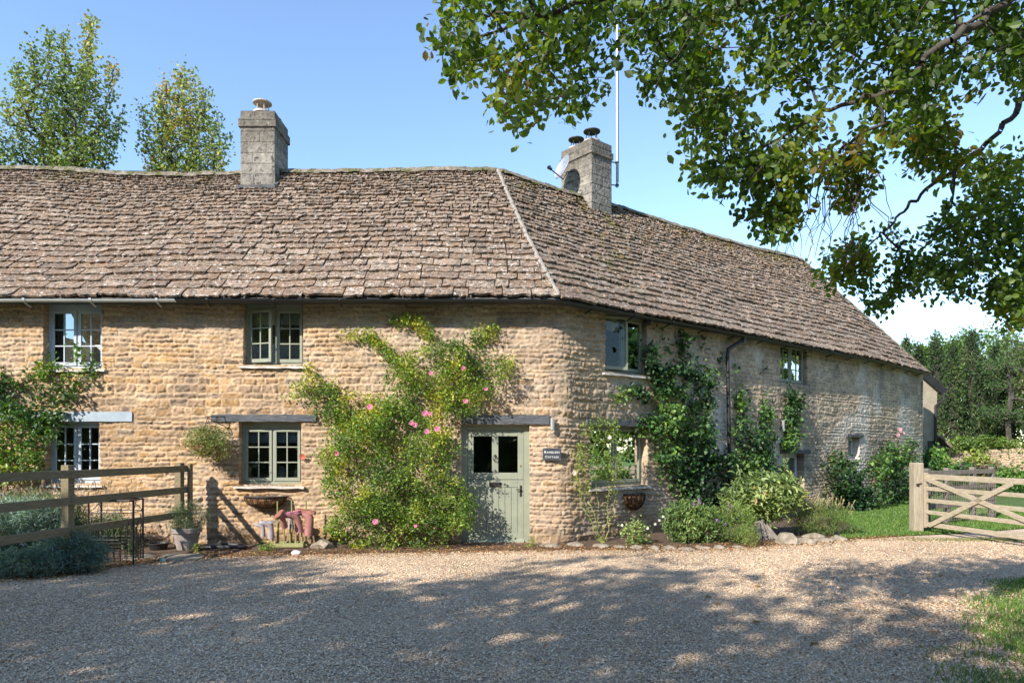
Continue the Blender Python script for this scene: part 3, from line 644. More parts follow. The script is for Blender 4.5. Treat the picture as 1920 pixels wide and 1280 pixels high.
g = Geo(); VV = fr(np.array([(x0-.01, -.03, .095), (x1+.01, -.03, .095), (x1+.01, .045, .045), (x0-.01, .045, .045), (x0-.01, -.03, .03), (x1+.01, -.03, .03), (x1+.01, .045, .03), (x0-.01, .045, .03)]))
g.add(VV, [[[3, 2, 1, 0], [3, 7, 6, 2], [0, 4, 7, 3], [1, 2, 6, 5]]]); part('weatherboard', g, M['green'], do)
g = Geo(); zz = zmid-.09; bx(g, mx_-.075, mx_+.135, zz-.028, zz+.045, y1, y1+.012); lb = part('letter_box', g, M['iron'], do, bev=.003)
g = Geo(); c = fr(np.array([[mx_+.03, y1+.018, zmid+.40]]))[0]; a = np.linspace(0, 2*math.pi, 20)[:-1]
g.tube([c+np.array([.035*math.cos(b), -.012, -.035+.042*math.sin(b)]) for b in a], .007, 6, closed=True); g.lathe(c+np.array([0, .02, .015]), [(.0, .02), (.02, .016), (.024, 0)], 10, axis=(0, -1, 0)); part('knocker', g, M['iron'], do)
g = Geo(); bx(g, x1-.065, x1-.03, zmid-.29, zmid-.10, y1, y1+.010); g.tube(fr(np.array([[x1-.048, y1+.01, zmid-.17], [x1-.048, y1+.04, zmid-.17], [x1-.13, y1+.045, zmid-.17]])), .009, 6); part('handle', g, M['iron'], do)
g = Geo(); c = fr(np.array([[x1-.05, y1, zmid+.24]]))[0]; g.lathe(c, [(.016, 0), (.016, .008), (0, .010)], 10, axis=(0, -1, 0)); M['brass'] = pm('brass', (.5,.34,.12), None, 5, .35, metal=.9); part('lock', g, M['brass'], do)
g = Geo(); g.box((-hw+.05, -.15, -.06), (hw-.03, .12, .028), fr); part('doorstep', g, pm('red_tile_step', (.16,.07,.045), (.25,.12,.08), 12, .8, .3), cot, bev=.008)
# chimneys
def ashlar(u, z, ch=.22, cw=.40, seed=0):
    c = np.floor(z/ch).astype(int); x = u/cw+.5*(c % 2)+hsh(c, 3, 0, seed)*.4; k = np.floor(x).astype(int)
    d = np.minimum(np.minimum(x-k, k+1-x)*cw, np.minimum(z-c*ch, (c+1)*ch-z)); return d, hsh(c, k, 1, seed)
def stack(c0, ax, ay, wx, wy, z0, z1, name='chimney', caps=((.0, .0),), seed=1, label=None, bands=()):
    g = Geo(); ax = np.array([*ax, 0]); ay = np.array([*ay, 0]); c0 = np.array([*c0, 0.])
    zs_ = np.arange(z0, z1+.001, .02)
    loops = [(c0, ax, wx), (c0+ax*wx, ay, wy), (c0+ax*wx+ay*wy, -ax, wx), (c0+ay*wy, -ay, wy)]
    cen = c0+ax*wx/2+ay*wy/2
    for fi, (o, d, L_) in enumerate(loops):
        uu = np.linspace(0, L_, int(L_/.02)+1); nrmv = np.cross(d, (0, 0, 1)); UU_, ZZ_ = np.meshgrid(uu, zs_, indexing='ij')
        dd, idr_ = ashlar(UU_+fi*3.3, ZZ_-z0, seed=seed+fi); P2 = o+UU_[..., None]*d; P2[..., 2] = ZZ_
        off = sstep(.002, .012, dd)*.008+(fbm(P2, 18, seed, 3)-.5)*.014-.004
        for (b0, b1, bo) in bands: off = off+np.where((ZZ_ > b0) & (ZZ_ < b1), bo, 0)
        edge = np.minimum(UU_, L_-UU_)
        rad = P2-cen; rad[..., 2] = 0
        if bands: 
            sc_ = np.where((ZZ_ > bands[0][0]) & (ZZ_ < bands[0][1]), bands[0][2], 0)
            P2 = P2+np.sign(rad @ ax)[..., None]*ax*sc_[..., None]*(np.abs(rad @ ax) > wx/2-.001)[..., None]*0
            sx = ((UU_/L_)-.5)*2; P2 = P2+d*(sx*sc_)[..., None]
        P2 = P2+nrmv*np.where(edge < .001, np.where(off > .02, off-off+sc_ if bands else 0, 0), off)[..., None]
        cold = (.86+.28*idr_)[..., None]*np.ones(3); top = sstep(z1-1.0, z1-.2, ZZ_+.5*(fbm(P2, 2.5, 3, 3)-.5))[..., None]
        cold = cold*(1-.45*top*np.array([.9, .95, 1])); cold = np.where((dd < .006)[..., None], cold*.72, cold)
        n1, n2 = UU_.shape; id_ = np.arange(n1*n2).reshape(n1, n2)
        g.add(P2.reshape(-1, 3), [np.stack([id_[:-1, :-1], id_[1:, :-1], id_[1:, 1:], id_[:-1, 1:]], -1).reshape(-1, 4)], cold.reshape(-1, 3))
    cs = [c0, c0+ax*wx, c0+ax*wx+ay*wy, c0+ay*wy]; g.add([c+np.array([0, 0, z1-.003]) for c in cs], [[[0, 1, 2, 3]]], .6)
    return part(name, g, M['chimney'], cot, label)
c1 = stack((-5.58, 14.03), (1, 0), (0, 1), .70, .84, 6.6, 8.57, seed=3, label='left chimney with a pale clay cowl', bands=((8.22, 8.40, .035),))
g = Geo(); g.beam((-5.63, 13.97, 6.98), (-4.83, 13.97, 6.98), .10, .05); g.beam((-4.84, 13.97, 7.02), (-4.84, 14.6, 7.5), .07, .04); part('flashing', g, M['lintel'], c1)
def cowl(p, r, mat, parent, h_=.16, under=None, hat=1.0):
    g = Geo(); g.lathe(p, [(r*.8, -.05), (r*.8, .02), (r*1.0, .03), (r*1.0, .07), (r*.78, .09), (r*.6, .09), (r*.6, .05)], 20); po = part('pot', g, under or mat, parent)
    g = Geo(); z = .08+h_; g.lathe(np.array(p)+np.array([0, 0, z]), [(0, .06), (r*.5, .055), (r*hat, .02), (r*hat, 0), (r*.6, .01), (0, .02)], 22)
    for k in range(5): a = k*1.257+.3; g.tube([np.array(p)+np.array([r*.68*math.cos(a), r*.68*math.sin(a), .06]), np.array(p)+np.array([r*.62*math.cos(a), r*.62*math.sin(a), z+.01])], .010, 5)
    part('cowl', g, mat, po)
M['clay'] = pm('pale_clay', (.42,.34,.27), (.55,.46,.38), 8, .8, .2, 40)
cowl((-5.21, 14.25, 8.57), .185, M['clay'], c1, .17, hat=1.03); cowl((-5.10, 14.66, 8.50), .14, M['iron'], c1, .10)
nc = np.array([1.83, 15.7])
c2 = stack(nc+NW*1.01, -NW, DW, 1.01, .68, 6.2, 8.78, seed=8, label='right chimney with two black cowls', bands=((8.42, 8.58, .03),))
cowl((*(nc+NW*.28+DW*.30), 8.80), .20, M['iron'], c2, .21, M['clay']); cowl((*(nc+NW*.72+DW*.22), 8.76), .19, M['iron'], c2, .19, M['clay'])
g = Geo(); q0 = nc-NW*.03+DW*-.03; g.beam((*(q0+DW*0), 6.96), (*(q0+NW*.62), 7.45), .06, .12); part('flashing', g, M['mortar'], c2)
c3p = np.array([S(1552, 560, 27.5)[0], 27.5]); c3 = stack(c3p, DW, NW, .8, .7, 6.0, 8.35, seed=12, label='far chimney showing behind the hip')
cowl((c3p[0]+.3, c3p[1]+.5, 8.38), .16, M['iron'], c3, .12, M['clay'])

# ------------------------------------------------------------------ things on the cottage
# satellite dish on the left face of the right chimney
dc = nc+NW*.55-DW*.34; dcp = np.array([*dc, 0]); dz = EYE+(HZ-316)*dc[1]/F
dt = thing('satellite_dish', 'grey satellite dish with its arm, fixed to the left face of the right chimney', 'satellite dish', (dc[0], dc[1], dz-.4))
axd = nrm(np.array([-.84, -.42, .32])); g = Geo(); pr = [(0, 0), (.08, .004), (.16, .018), (.24, .045), (.29, .072), (.295, .075), (.29, .064), (.24, .036), (.16, .010), (.08, -.004), (0, -.008)]
g.lathe((dc[0], dc[1], dz), pr, 28, axis=axd); part('dish', g, M['alu'], dt, smooth=True)
ctr = np.array([dc[0], dc[1], dz]); lo_ = ctr+np.array([0, 0, -.27])+axd*.03
g = Geo(); fp = ctr+axd*.42+np.array([0, 0, -.20]); g.tube([ctr+np.array([*DW, 0])*.30, ctr+np.array([*DW, 0])*.1+np.array([0, 0, -.05]), lo_, fp], .014, 6); part('arm', g, M['black'], dt)
g = Geo(); g.tube([fp-axd*.06, fp+axd*.05], .035, 8); g.box(fp+np.array([-.035, -.03, -.02]), fp+np.array([.035, .03, .05])); part('receiver', g, M['black'], dt)
# mast
mp_ = S(1157, 350, 16.55); mt = thing('aerial_mast', 'tall thin aluminium aerial pole bracketed to the right chimney', 'aerial mast', mp_)
g = Geo(); zz = [mp_[2]-.02, mp_[2]+1.2, mp_[2]+2.4, 11.9]; g.tube([(mp_[0], mp_[1], z) for z in zz], .028, 8); part('pole', g, M['alu'], mt)
for z in (mp_[2]+.03, mp_[2]+.58):
    g = Geo(); e = nc+DW*.68+NW*.35; g.tube([(mp_[0], mp_[1], z), (e[0], e[1], z-.02)], .014, 6); g.box((mp_[0]-.04, mp_[1]-.04, z-.02), (mp_[0]+.04, mp_[1]+.04, z+.02)); part('bracket', g, M['black'], mt)
g = Geo(); g.tube([(mp_[0]+.035, mp_[1], z) for z in np.linspace(mp_[2]+.1, mp_[2]+3, 6)]+[(mp_[0]+.07, mp_[1], mp_[2]+3.4), (mp_[0]+.02, mp_[1], mp_[2]+3.9)], .006, 5); part('cable', g, M['black'], mt)
ap = S(1522, 500, 26.5); at_ = thing('television_aerial', 'small television aerial on a thin pole beyond the far end of the ridge', 'aerial', ap)
g = Geo(); g.tube([ap-np.array([0, 0, 1.2]), ap+np.array([0, 0, 1.42])], .02, 6); part('pole', g, M['alu'], at_)
g = Geo(); tp_ = ap+np.array([0, 0, 1.3]); g.tube([tp_+np.array([-.42, 0, -.12]), tp_+np.array([.12, 0, .05])], .008, 5)
for k in range(7): c = tp_+np.array([-.40+.08*k, 0, -.115+.025*k]); g.tube([c+np.array([0, -.05, -.10]), c+np.array([0, .05, .10])], .006, 4)
part('elements', g, M['alu'], at_)
# wall lights
def wall_light(px, y0, y1, label):
    a = onwall(px, y1, .09); b_ = onwall(px, y0, .09); o = thing('wall_light', label, 'wall light', a, 'cylinder wall lights')
    g = Geo(); g.tube([a, b_], .035, 14); part('cylinder', g, M['steel'], o, smooth=False); g = Geo(); c = onwall(px, (y0+y1)/2, .02); g.tube([c, (a+b_)/2], .02, 8); part('mount', g, M['steel'], o)
wall_light(1034, 784, 806, 'steel cylinder light on the wall beside the dark lintel over the front door'); wall_light(1462, 788, 808, 'steel cylinder light on the far wing among the vines')
# name plaque
sp_ = onwall(1034, 863, .055); sg = thing('name_plaque', 'black slate name plaque lettered in white between the door and the corner', 'sign', sp_)
g = Geo(); W_, H_ = .315, .215; g.box((sp_[0]-W_/2, sp_[1]-.008, sp_[2]+.0), (sp_[0]+W_/2, sp_[1]+.012, sp_[2]+H_)); part('plate', g, pm('black_slate', (.035,.04,.048), (.055,.06,.07), 8, .5, .2), sg, bev=.004)
tm = pm('white_lettering', (.75,.75,.73), None, 5, .6)
def letters(txt, sizes, zc, wid, nm):
    g = Geo(); x = 0; out = []
    for ch, szz in zip(txt, sizes):
        cu = bpy.data.curves.new('t', 'FONT'); cu.body = ch; cu.size = szz; cu.extrude = .0015
        ob = bpy.data.objects.new('t', cu); COL.objects.link(ob); dg = bpy.context.evaluated_depsgraph_get(); m = bpy.data.meshes.new_from_object(ob.evaluated_get(dg))
        vs = np.array([v.co[:] for v in m.vertices]); fs = {}
        for p in m.polygons: fs.setdefault(len(p.vertices), []).append(list(p.vertices))
        bpy.data.objects.remove(ob); bpy.data.curves.remove(cu); bpy.data.meshes.remove(m)
        w_ = vs[:, 0].max(); vs[:, 0] += x; x += w_+szz*.12; out.append((vs, fs))
    s_ = wid/x
    for vs, fs in out:
        P = np.stack([sp_[0]-wid/2+vs[:, 0]*s_, sp_[1]-.010-vs[:, 2], zc+vs[:, 1]*min(s_, 1.15)], -1); g.add(P, list(fs.values()))
    part('lettering', g, tm, sg)
letters('RAMBLERS', [.085]+[.066]*7, sp_[2]+.125, .27, 'a'); letters('COTTAGE', [.085]+[.066]*6, sp_[2]+.045, .24, 'b')
for dx in (-1, 1):
    for dzz in (.02, H_-.02): g = Geo(); g.lathe((sp_[0]+dx*(W_/2-.02), sp_[1]-.008, sp_[2]+dzz), [(.007, 0), (.007, .004), (0, .005)], 8, axis=(0, -1, 0)); part('screw', g, M['steel'], sg)
# floodlight by the upper window
p = onwall(1207, 606, .10); o = thing('floodlight', 'small black floodlight right of the open upper window near the corner', 'floodlight', p)
g = Geo(); g.box(p+np.array([-.09, -.08, -.05]), p+np.array([.05, .03, .09])); part('housing', g, M['black'], o, bev=.02); g = Geo(); g.tube([p, onwall(1210, 600, -.01)], .02, 8); part('arm', g, M['black'], o)
# ------------------------------------------------------------------ fences and gate
def post(g, x, y, z0, z1, wx=.10, wy=.10, dx=(1, 0)):
    dx = nrm(np.array([*dx, 0.])); dy = np.array([-dx[1], dx[0], 0])
    g.box((-wx/2, -wy/2, z0), (wx/2, wy/2, z1), lambda V: np.array([x, y, 0])+V[:, :1]*dx+V[:, 1:2]*dy+V[:, 2:]*np.array([0, 0, 1]))
f0 = np.array([-5.43, 11.35]); fd = nrm(np.array([.125, 1.0])); f1 = f0-fd*6.4
fo = thing('rail_fence', 'weathered three-rail timber fence running out from the cottage wall at the left', 'fence', (f0[0], f0[1], 0))
for s, z in ((0.05, 1.40), (2.45, 1.42), (4.9, 1.42)):
    g = Geo(); p = f0-fd*s; post(g, p[0]-.07, p[1], -.1, z, .11, .11, (fd[0], fd[1])); part('post', g, M['fence'], fo, bev=.006)
g = Geo(); post(g, f0[0]+.05, f0[1]+.06, -.1, 1.38, .05, .10, (1, 0)); part('post', g, M['fence'], fo, 'slim end post against the wall', bev=.005)
for z0, z1 in ((1.30, 1.30), (.95, .95), (.55, .585)):
    g = Geo(); a, b_ = f0+fd*.05, f0-fd*2.5; c = f1
    g.beam((*a, z0), (*b_, (z0+z1)/2), .035, .105); g.beam((*(b_-fd*.004), (z0+z1)/2+.004), (*c, z1), .035, .105); part('rail', g, M['fence'], fo, bev=.004)
gp = G(1723, 998); gpt = thing('gate_post', 'pale timber post at the left end of the five-bar gate', 'gate post', gp)
g = Geo(); g.box((gp[0]-.10, gp[1]-.02, -.1), (gp[0]+.09, gp[1]+.17, 1.36), taper=.0); part('post', g, M['woodv'], gpt, bev=.02)
g = Geo(); g.lathe((gp[0]-.04, gp[1]-.025, .93), [(.03, 0), (.03, .015), (0, .02)], 10, axis=(0, -1, 0)); g.tube([(gp[0]-.03, gp[1]-.04, .95), (gp[0]+.03, gp[1]-.05, .97)], .008, 6); part('latch', g, M['iron'], gpt)
ga = np.array([gp[0]+.12, gp[1]+.02]); gdir = nrm(np.array([.20, -1.0])); gl = 3.3; gb = ga+gdir*gl
def gz(z, s): return z-.0*s
gt = thing('field_gate', 'pale wooden five-bar field gate standing open with crossed braces', 'gate', (ga[0], ga[1], 0))
def gpnt(s, z): return np.array([ga[0]+gdir[0]*s, ga[1]+gdir[1]*s, z])
for s in (.02, gl): g = Geo(); g.beam(gpnt(s, .10), gpnt(s, 1.17), .07, .08, up=(gdir[0], gdir[1], 0)); part('stile', g, M['wood'], gt, bev=.005)
for z, hh in ((1.09, .10), (.86, .075), (.63, .075), (.405, .075), (.17, .085)): g = Geo(); g.beam(gpnt(.06, z), gpnt(gl-.04, z), .03, hh); part('bar', g, M['wood'], gt, bev=.004)
nrm_g = np.array([-gdir[1], gdir[0], 0])*-.035
for (sa, za, sb, zb) in ((.05, 1.06, gl-.2, .18), (.15, .15, 1.9, 1.05)):
    g = Geo(); g.beam(gpnt(sa, za)+nrm_g, gpnt(sb, zb)+nrm_g, .025, .085); part('brace', g, M['wood'], gt, bev=.003)
# short picket section and mesh beyond the gate
pf = thing('mesh_fence', 'silvered timber fence with wire mesh behind the field gate', 'fence', (8.4, 14.2, 0)); P0 = np.array([8.35, 14.0]); P1 = np.array([11.1, 15.7])
for px_ in (1778, 1826, 1862, 1740):
    k = (px_-960)/F; t_ = (k*P0[1]-P0[0])/((P1[0]-P0[0])-k*(P1[1]-P0[1])); p = P0+(P1-P0)*t_; g = Geo(); post(g, p[0], p[1]+.04, -.05, 1.22, .11, .10, P1-P0); part('post', g, M['greywood'], pf, bev=.006)
for z in (1.12, .78, .42): g = Geo(); g.beam((*P0, z), (*P1, z), .03, .10); part('rail', g, M['greywood'], pf, bev=.004)
g = Geo(); 
for k in range(34): p = P0+(P1-P0)*k/33; g.beam((p[0], p[1]-.03, .08), (p[0], p[1]-.03, .98), .006, .006, up=(0, 1, 0))
for k in range(10): z = .10+k*.095; g.beam((P0[0], P0[1]-.03, z), (P1[0], P1[1]-.03, z), .006, .006)
part('wire_mesh', g, M['greywood'], pf)
# ------------------------------------------------------------------ annex, garden wall
an = thing('cottage_annexe', 'cream annexe gable with black bargeboards just past the end of the long wing', 'building', (15.2, 25.6, 0))
def P2(px, Y): return (px-960)*Y/F
g = Geo(); ya = 24.4; xa, xb = P2(1731, ya), P2(1757, ya)
g.add([(xa, ya, 0), (xb, ya, 0), (xb, ya, EYE+(HZ-733)*ya/F), (xa, ya, EYE+(HZ-705)*ya/F), (xa, ya+5, 0), (xb, ya+5, 0), (xb, ya+5, 3.7), (xa, ya+5, 4.6)], [[[0, 1, 2, 3], [1, 5, 6, 2], [3, 2, 6, 7]]], (1, 1, 1)); part('wall', g, pm('cream_limestone', (.25,.215,.165), (.33,.285,.22), 6, .9, .4), an)
g = Geo(); g.beam((xa-.05, ya-.12, EYE+(HZ-700)*ya/F), (xb+.22, ya-.12, EYE+(HZ-736)*ya/F), .05, .26); part('bargeboard', g, M['black'], an)
g = Geo(); zt_ = EYE+(HZ-742)*ya/F; g.tube([(xb+.12, ya-.2, zt_+.1), (xb+.1, ya-.2, zt_-.15), (xb-.10, ya-.08, zt_-.35), (xb-.10, ya-.08, .1)], .045, 8); part('downpipe', g, M['black'], an)
g = Geo(); g.beam((xb-.55, ya-.04, .05), (xb-.55, ya-.04, 1.75), .5, .04, up=(0, 1, 0)) if False else g.box((xb-.34, ya-.03, .05), (xb-.12, ya-.01, 1.9)); part('door', g, M['black'], an)
lo2 = thing('lean_to', 'low tiled lean-to between the rear annexe and the garden wall', 'outbuilding', (P2(1768, 26), 26, 0))
yb_ = 26.0; g = Geo(); g.box((P2(1757, yb_), yb_, 0), (P2(1771, yb_), yb_+3, 1.75)); part('wall', g, M['chimney'], lo2)
g = Geo(); g.beam((P2(1754, yb_), yb_+1.2, EYE+(HZ-817)*yb_/F), (P2(1776, yb_), yb_+1.2, EYE+(HZ-838)*yb_/F), 3.0, .09, col=(.25, .2, .16)); part('roof', g, M['slate'], lo2)
g = Geo(); g.tube([(P2(1775, yb_), yb_-.2, 1.70), (P2(1774, yb_), yb_-.2, 1.2), (P2(1767, yb_), yb_-.1, .95)], .04, 8); part('downpipe', g, M['black'], lo2)
# garden wall : the same rubble technique on a straight run
gu = np.arange(0, 16, .05); gzv = np.arange(-.05, 1.66, .04); A_, B_ = np.meshgrid(gu, gzv, indexing='ij')
h_, pr_, a1_, a2_, a3_, fl_, c_ = stonefield(A_+40, B_, 9); cw_ = wallcolour(A_*0+UC-4+A_*.2, B_*0+1.5, pr_, a1_, a2_, a3_, fl_)
topj = .09*(vn(np.stack([A_, A_*0], -1), 1.3, 4)-.5)+.06*(vn(np.stack([A_, A_*0], -1), 5, 4)-.5)
g = Geo(); X_ = 18.3+A_; V_ = np.stack([X_, 30-h_*1.2-A_*.06, B_+topj*(B_/1.66)], -1); id_ = np.arange(A_.size).reshape(A_.shape)
g.add(V_.reshape(-1, 3), [np.stack([id_[:-1, :-1], id_[1:, :-1], id_[1:, 1:], id_[:-1, 1:]], -1).reshape(-1, 4)], cw_.reshape(-1, 3))
tv = V_[:, -1]; tb_ = tv+np.array([0, .45, 0]); n_ = len(tv); g.add(np.concatenate([tv, tb_]), [[[i, i+1, n_+i+1, n_+i] for i in range(n_-1)]], (.4, .34, .26))
gwo = thing('garden_wall', 'sunlit dry stone garden wall beyond the gate, topped with ivy', 'garden wall', (18.3, 30, 0)); part('face', g, M['wall'], gwo, smooth=False)
g = Geo(); g.box((18.3, 30.42, 0), (34.3, 30.44, 1.5)); g.box((19.55, 29.86, .45), (20.3, 29.93, 1.0)); part('hatch', g, M['greywood'], gwo) if False else None
# ------------------------------------------------------------------ pots, baskets, boots and the rest at the foot of the wall
bp_ = G(350, 1029); o = thing('lavender_pot', 'weathered clay flower pot standing by the end of the rail fence', 'flower pot', bp_)
g = Geo(); g.lathe(bp_, [(0, 0), (.145, 0), (.205, .27), (.23, .275), (.235, .345), (.215, .35), (.205, .30), (0, .29)], 28); part('pot', g, M['potgrey'], o, smooth=False)
g = Geo(); g.lathe(bp_+np.array([0, 0, .30]), [(.203, 0), (.1, .015), (0, .02)], 20); part('soil', g, M['soil'], o)
tr_ = G(297, 1030); g = Geo(); g.lathe(tr_, [(.0, .01), (.12, 0), (.155, .10), (.165, .10), (.165, .115), (.145, .115), (.12, .02), (0, .02)], 20); single('planter', g, M['black'], 'shallow round black plastic planter between the wire stand and the clay pot', 'planter', loc=tr_)
# hose coil
hc = G(418, 1030); g = Geo(); rr = np.random.RandomState(3); pts = []
for k in range(120): a = k/120*2*math.pi*3.0; r = .32+.05*math.sin(k*.11)+rr.uniform(-.004, .004); pts.append(hc+np.array([r*1.1*math.cos(a), .16*math.sin(a), .025+.016*(k/60)+.02*abs(math.sin(a))]))
g.tube(pts, .021, 7); single('hose_coil', g, M['black'], 'coil of black garden hose lying against the foot of the wall', 'garden hose', smooth=True, loc=hc)
# black wire plant stand
ws = thing('wire_stand', 'black wirework plant stand behind the gravel near the rail fence', 'plant stand', G(215, 1046))
def wp(px, py, Y=9.75): return S(px, py, Y)
yf, ybk = 9.6, 10.05; x0_, x1_ = wp(166, 0, yf)[0], wp(250, 0, yf)[0]; x2_ = wp(268, 0, ybk)[0]; x3_ = wp(190, 0, ybk)[0]; zt_ = .90
cs4 = [(x0_, yf), (x1_, yf), (x2_, ybk), (x3_, ybk)]
g = Geo(); g.tube([(*c, zt_) for c in cs4], .013, 5, closed=True); g.tube([(*c, zt_-.17) for c in cs4], .006, 5, closed=True); g.tube([(*c, .35) for c in cs4], .006, 5, closed=True); part('top_frame', g, M['iron'], ws)
for c in cs4: g = Geo(); g.tube([(*c, 0), (*c, zt_)], .014, 6); part('leg', g, M['iron'], ws)
g = Geo()
for i in range(4):
    a, b_ = np.array(cs4[i]), np.array(cs4[(i+1) % 4]); n = 7 if i % 2 == 0 else 4
    for k in range(1, n): p = a+(b_-a)*k/n; zz_ = .42+.16*abs(k-n/2)/n*2; g.tube([(p[0], p[1], .04), (p[0], p[1], zz_), (p[0]+.03, p[1], zz_+.06)], .008, 4)
    for k in range(6): g.tube([(*a, .05+k*.05), (*b_, .05+k*.05)], .005, 4)
    g.tube([(*a, zt_-.17), (*(a+(b_-a)*.25), zt_-.03), (*(a+(b_-a)*.3), zt_)], .005, 4); g.tube([(*b_, zt_-.5), (*(b_-(b_-a)*.3), zt_-.2)], .005, 4)
part('wirework', g, M['iron'], ws)
g = Geo(); n = 14
for k in range(n+1): t_ = k/n; a = np.array(cs4[0])*(1-t_)+np.array(cs4[1])*t_; b_ = np.array(cs4[3])*(1-t_)+np.array(cs4[2])*t_; g.tube([(*a, zt_+.004), (*b_, zt_+.004)], .004, 4)
part('shelf', g, M['iron'], ws)
# hay baskets under two windows
def hay(px, py, wpx, hpx, label, flat=1.0):
    p = onwall(px, py, .045); t_, n_ = ptn(U(px)); sc_ = pth(U(px))[1]/F; r = wpx*sc_/2; H_ = hpx*sc_; aa = math.atan2(t_[1], t_[0])
    o = thing('hay_basket', label, 'wall basket', p)
    def tr(V): V = np.asarray(V, float); return np.stack([p[0]+V[:, 0]*t_[0]+V[:, 1]*n_[0], p[1]+V[:, 0]*t_[1]+V[:, 1]*n_[1], p[2]+V[:, 2]], -1)
    g = Geo(); prof = [(1.0, 0), (.98, -.25), (.88, -.55), (.66, -.82), (.35, -.97), (0.02, -1)]; m = 16; V = []
    for (q, z) in prof:
        for k in range(m+1): a = math.pi*k/m; rj = 1+.03*math.sin(k*5.1+z*9); V.append((r*q*math.cos(a)*rj, r*.75*q*math.sin(a)*rj, z*H_))
    nn_ = m+1; g.add(tr(V), [[[i*nn_+k, i*nn_+k+1, (i+1)*nn_+k+1, (i+1)*nn_+k] for i in range(len(prof)-1) for k in range(m)]])
    V = [(0, 0, -.10*H_)]+[(r*.97*math.cos(math.pi*k/m), r*.73*math.sin(math.pi*k/m), -.10*H_) for k in range(m+1)]; g.add(tr(V), [[[0, k+1, k+2] for k in range(m)]]); part('coir_liner', g, M['coir'], o)
    g = Geo(); rim = tr([(r*1.03*math.cos(a), r*.79*math.sin(a), .01) for a in np.linspace(0, math.pi, 20)]); g.tube(rim, .012, 6); g.tube(tr([(-r*1.03, 0, .01), (r*1.03, 0, .01)]), .010, 6)
    for k in range(1, 9):
        a = math.pi*k/9; g.tube(tr([(r*1.03*q*math.cos(a), r*.79*q*math.sin(a)+.008, z*H_*1.04) for q, z in prof]), .008, 5)
    part('frame', g, M['iron'], o); return o, p
hay(502, 931, 78, 20, 'rusty brown hay basket on the wall under the window over the boots'); hay(1183, 926, 50, 28, 'black iron hay basket under the two-pane window right of the corner')
# hanging basket on its bracket
hp_ = onwall(402, 836, .34); o = thing('hanging_basket', 'hanging basket of trailing plants left of the window over the boots', 'hanging basket', hp_)
g = Geo(); g.lathe(hp_, [(.0, -.16), (.1, -.13), (.17, -.05), (.19, .02), (.0, .02)], 18); part('basket', g, M['coir'], o)
g = Geo(); hk = hp_+np.array([.03, 0, .47])
for k in range(3): a = k*2.09+.5; g.tube([hp_+np.array([.18*math.cos(a), .18*math.sin(a), .02]), hk], .004, 4)
part('chain', g, M['iron'], o)
br_ = onwall(424, 781, .0); o = thing('basket_bracket', 'ornate black iron bracket above the hanging basket', 'bracket', br_)
g = Geo(); g.tube([onwall(424, 781, .02), hk+np.array([0, -.02, .02])], .009, 6); g.tube([onwall(424, 800, .02), hk*.5+onwall(424, 800, .02)*.5, hk], .007, 6)
a = np.linspace(0, 5.5, 16); c_ = (hk+br_)/2; g.tube([c_+np.array([0, .05*math.cos(b)*(1-b/8), .05*math.sin(b)*(1-b/8)-.04]) for b in a], .006, 5); part('bracket', g, M['iron'], o)
# boot rack with six upturned wellington boots
rk = G(543, 1022); rk[1] = 11.30; ro = thing('boot_rack', 'small green wooden rack of upright pegs for the upturned boots', 'boot rack', rk)
M['rackgreen'] = pm('faded_green_timber', (.20,.20,.08), (.29,.28,.13), 6, .85, .3)
xr0, xr1 = S(512, 0, 11.3)[0], S(573, 0, 11.3)[0]
for yy in (-.13, .10): g = Geo(); g.box((xr0, 11.3+yy, .02), (xr1, 11.3+yy+.05, .085)); part('base_board', g, M['rackgreen'], ro, bev=.004)
for k in range(2): g = Geo(); xx = (xr0+.04, xr1-.09)[k]; g.box((xx, 11.22, -.01), (xx+.05, 11.40, .019)); part('runner', g, M['rackgreen'], ro, bev=.004)
for yy, hz_ in ((-.105, .47), (.125, .78)):
    for k in range(6 if yy < 0 else 3): xx = xr0+.03+(xr1-xr0-.06)*k/(5 if yy < 0 else 2); g = Geo(); g.tube([(xx, 11.3+yy, .085), (xx, 11.3+yy, hz_*(.97+.03*math.sin(k*3)))], .0125, 8); part('peg', g, M['rackgreen'], ro)
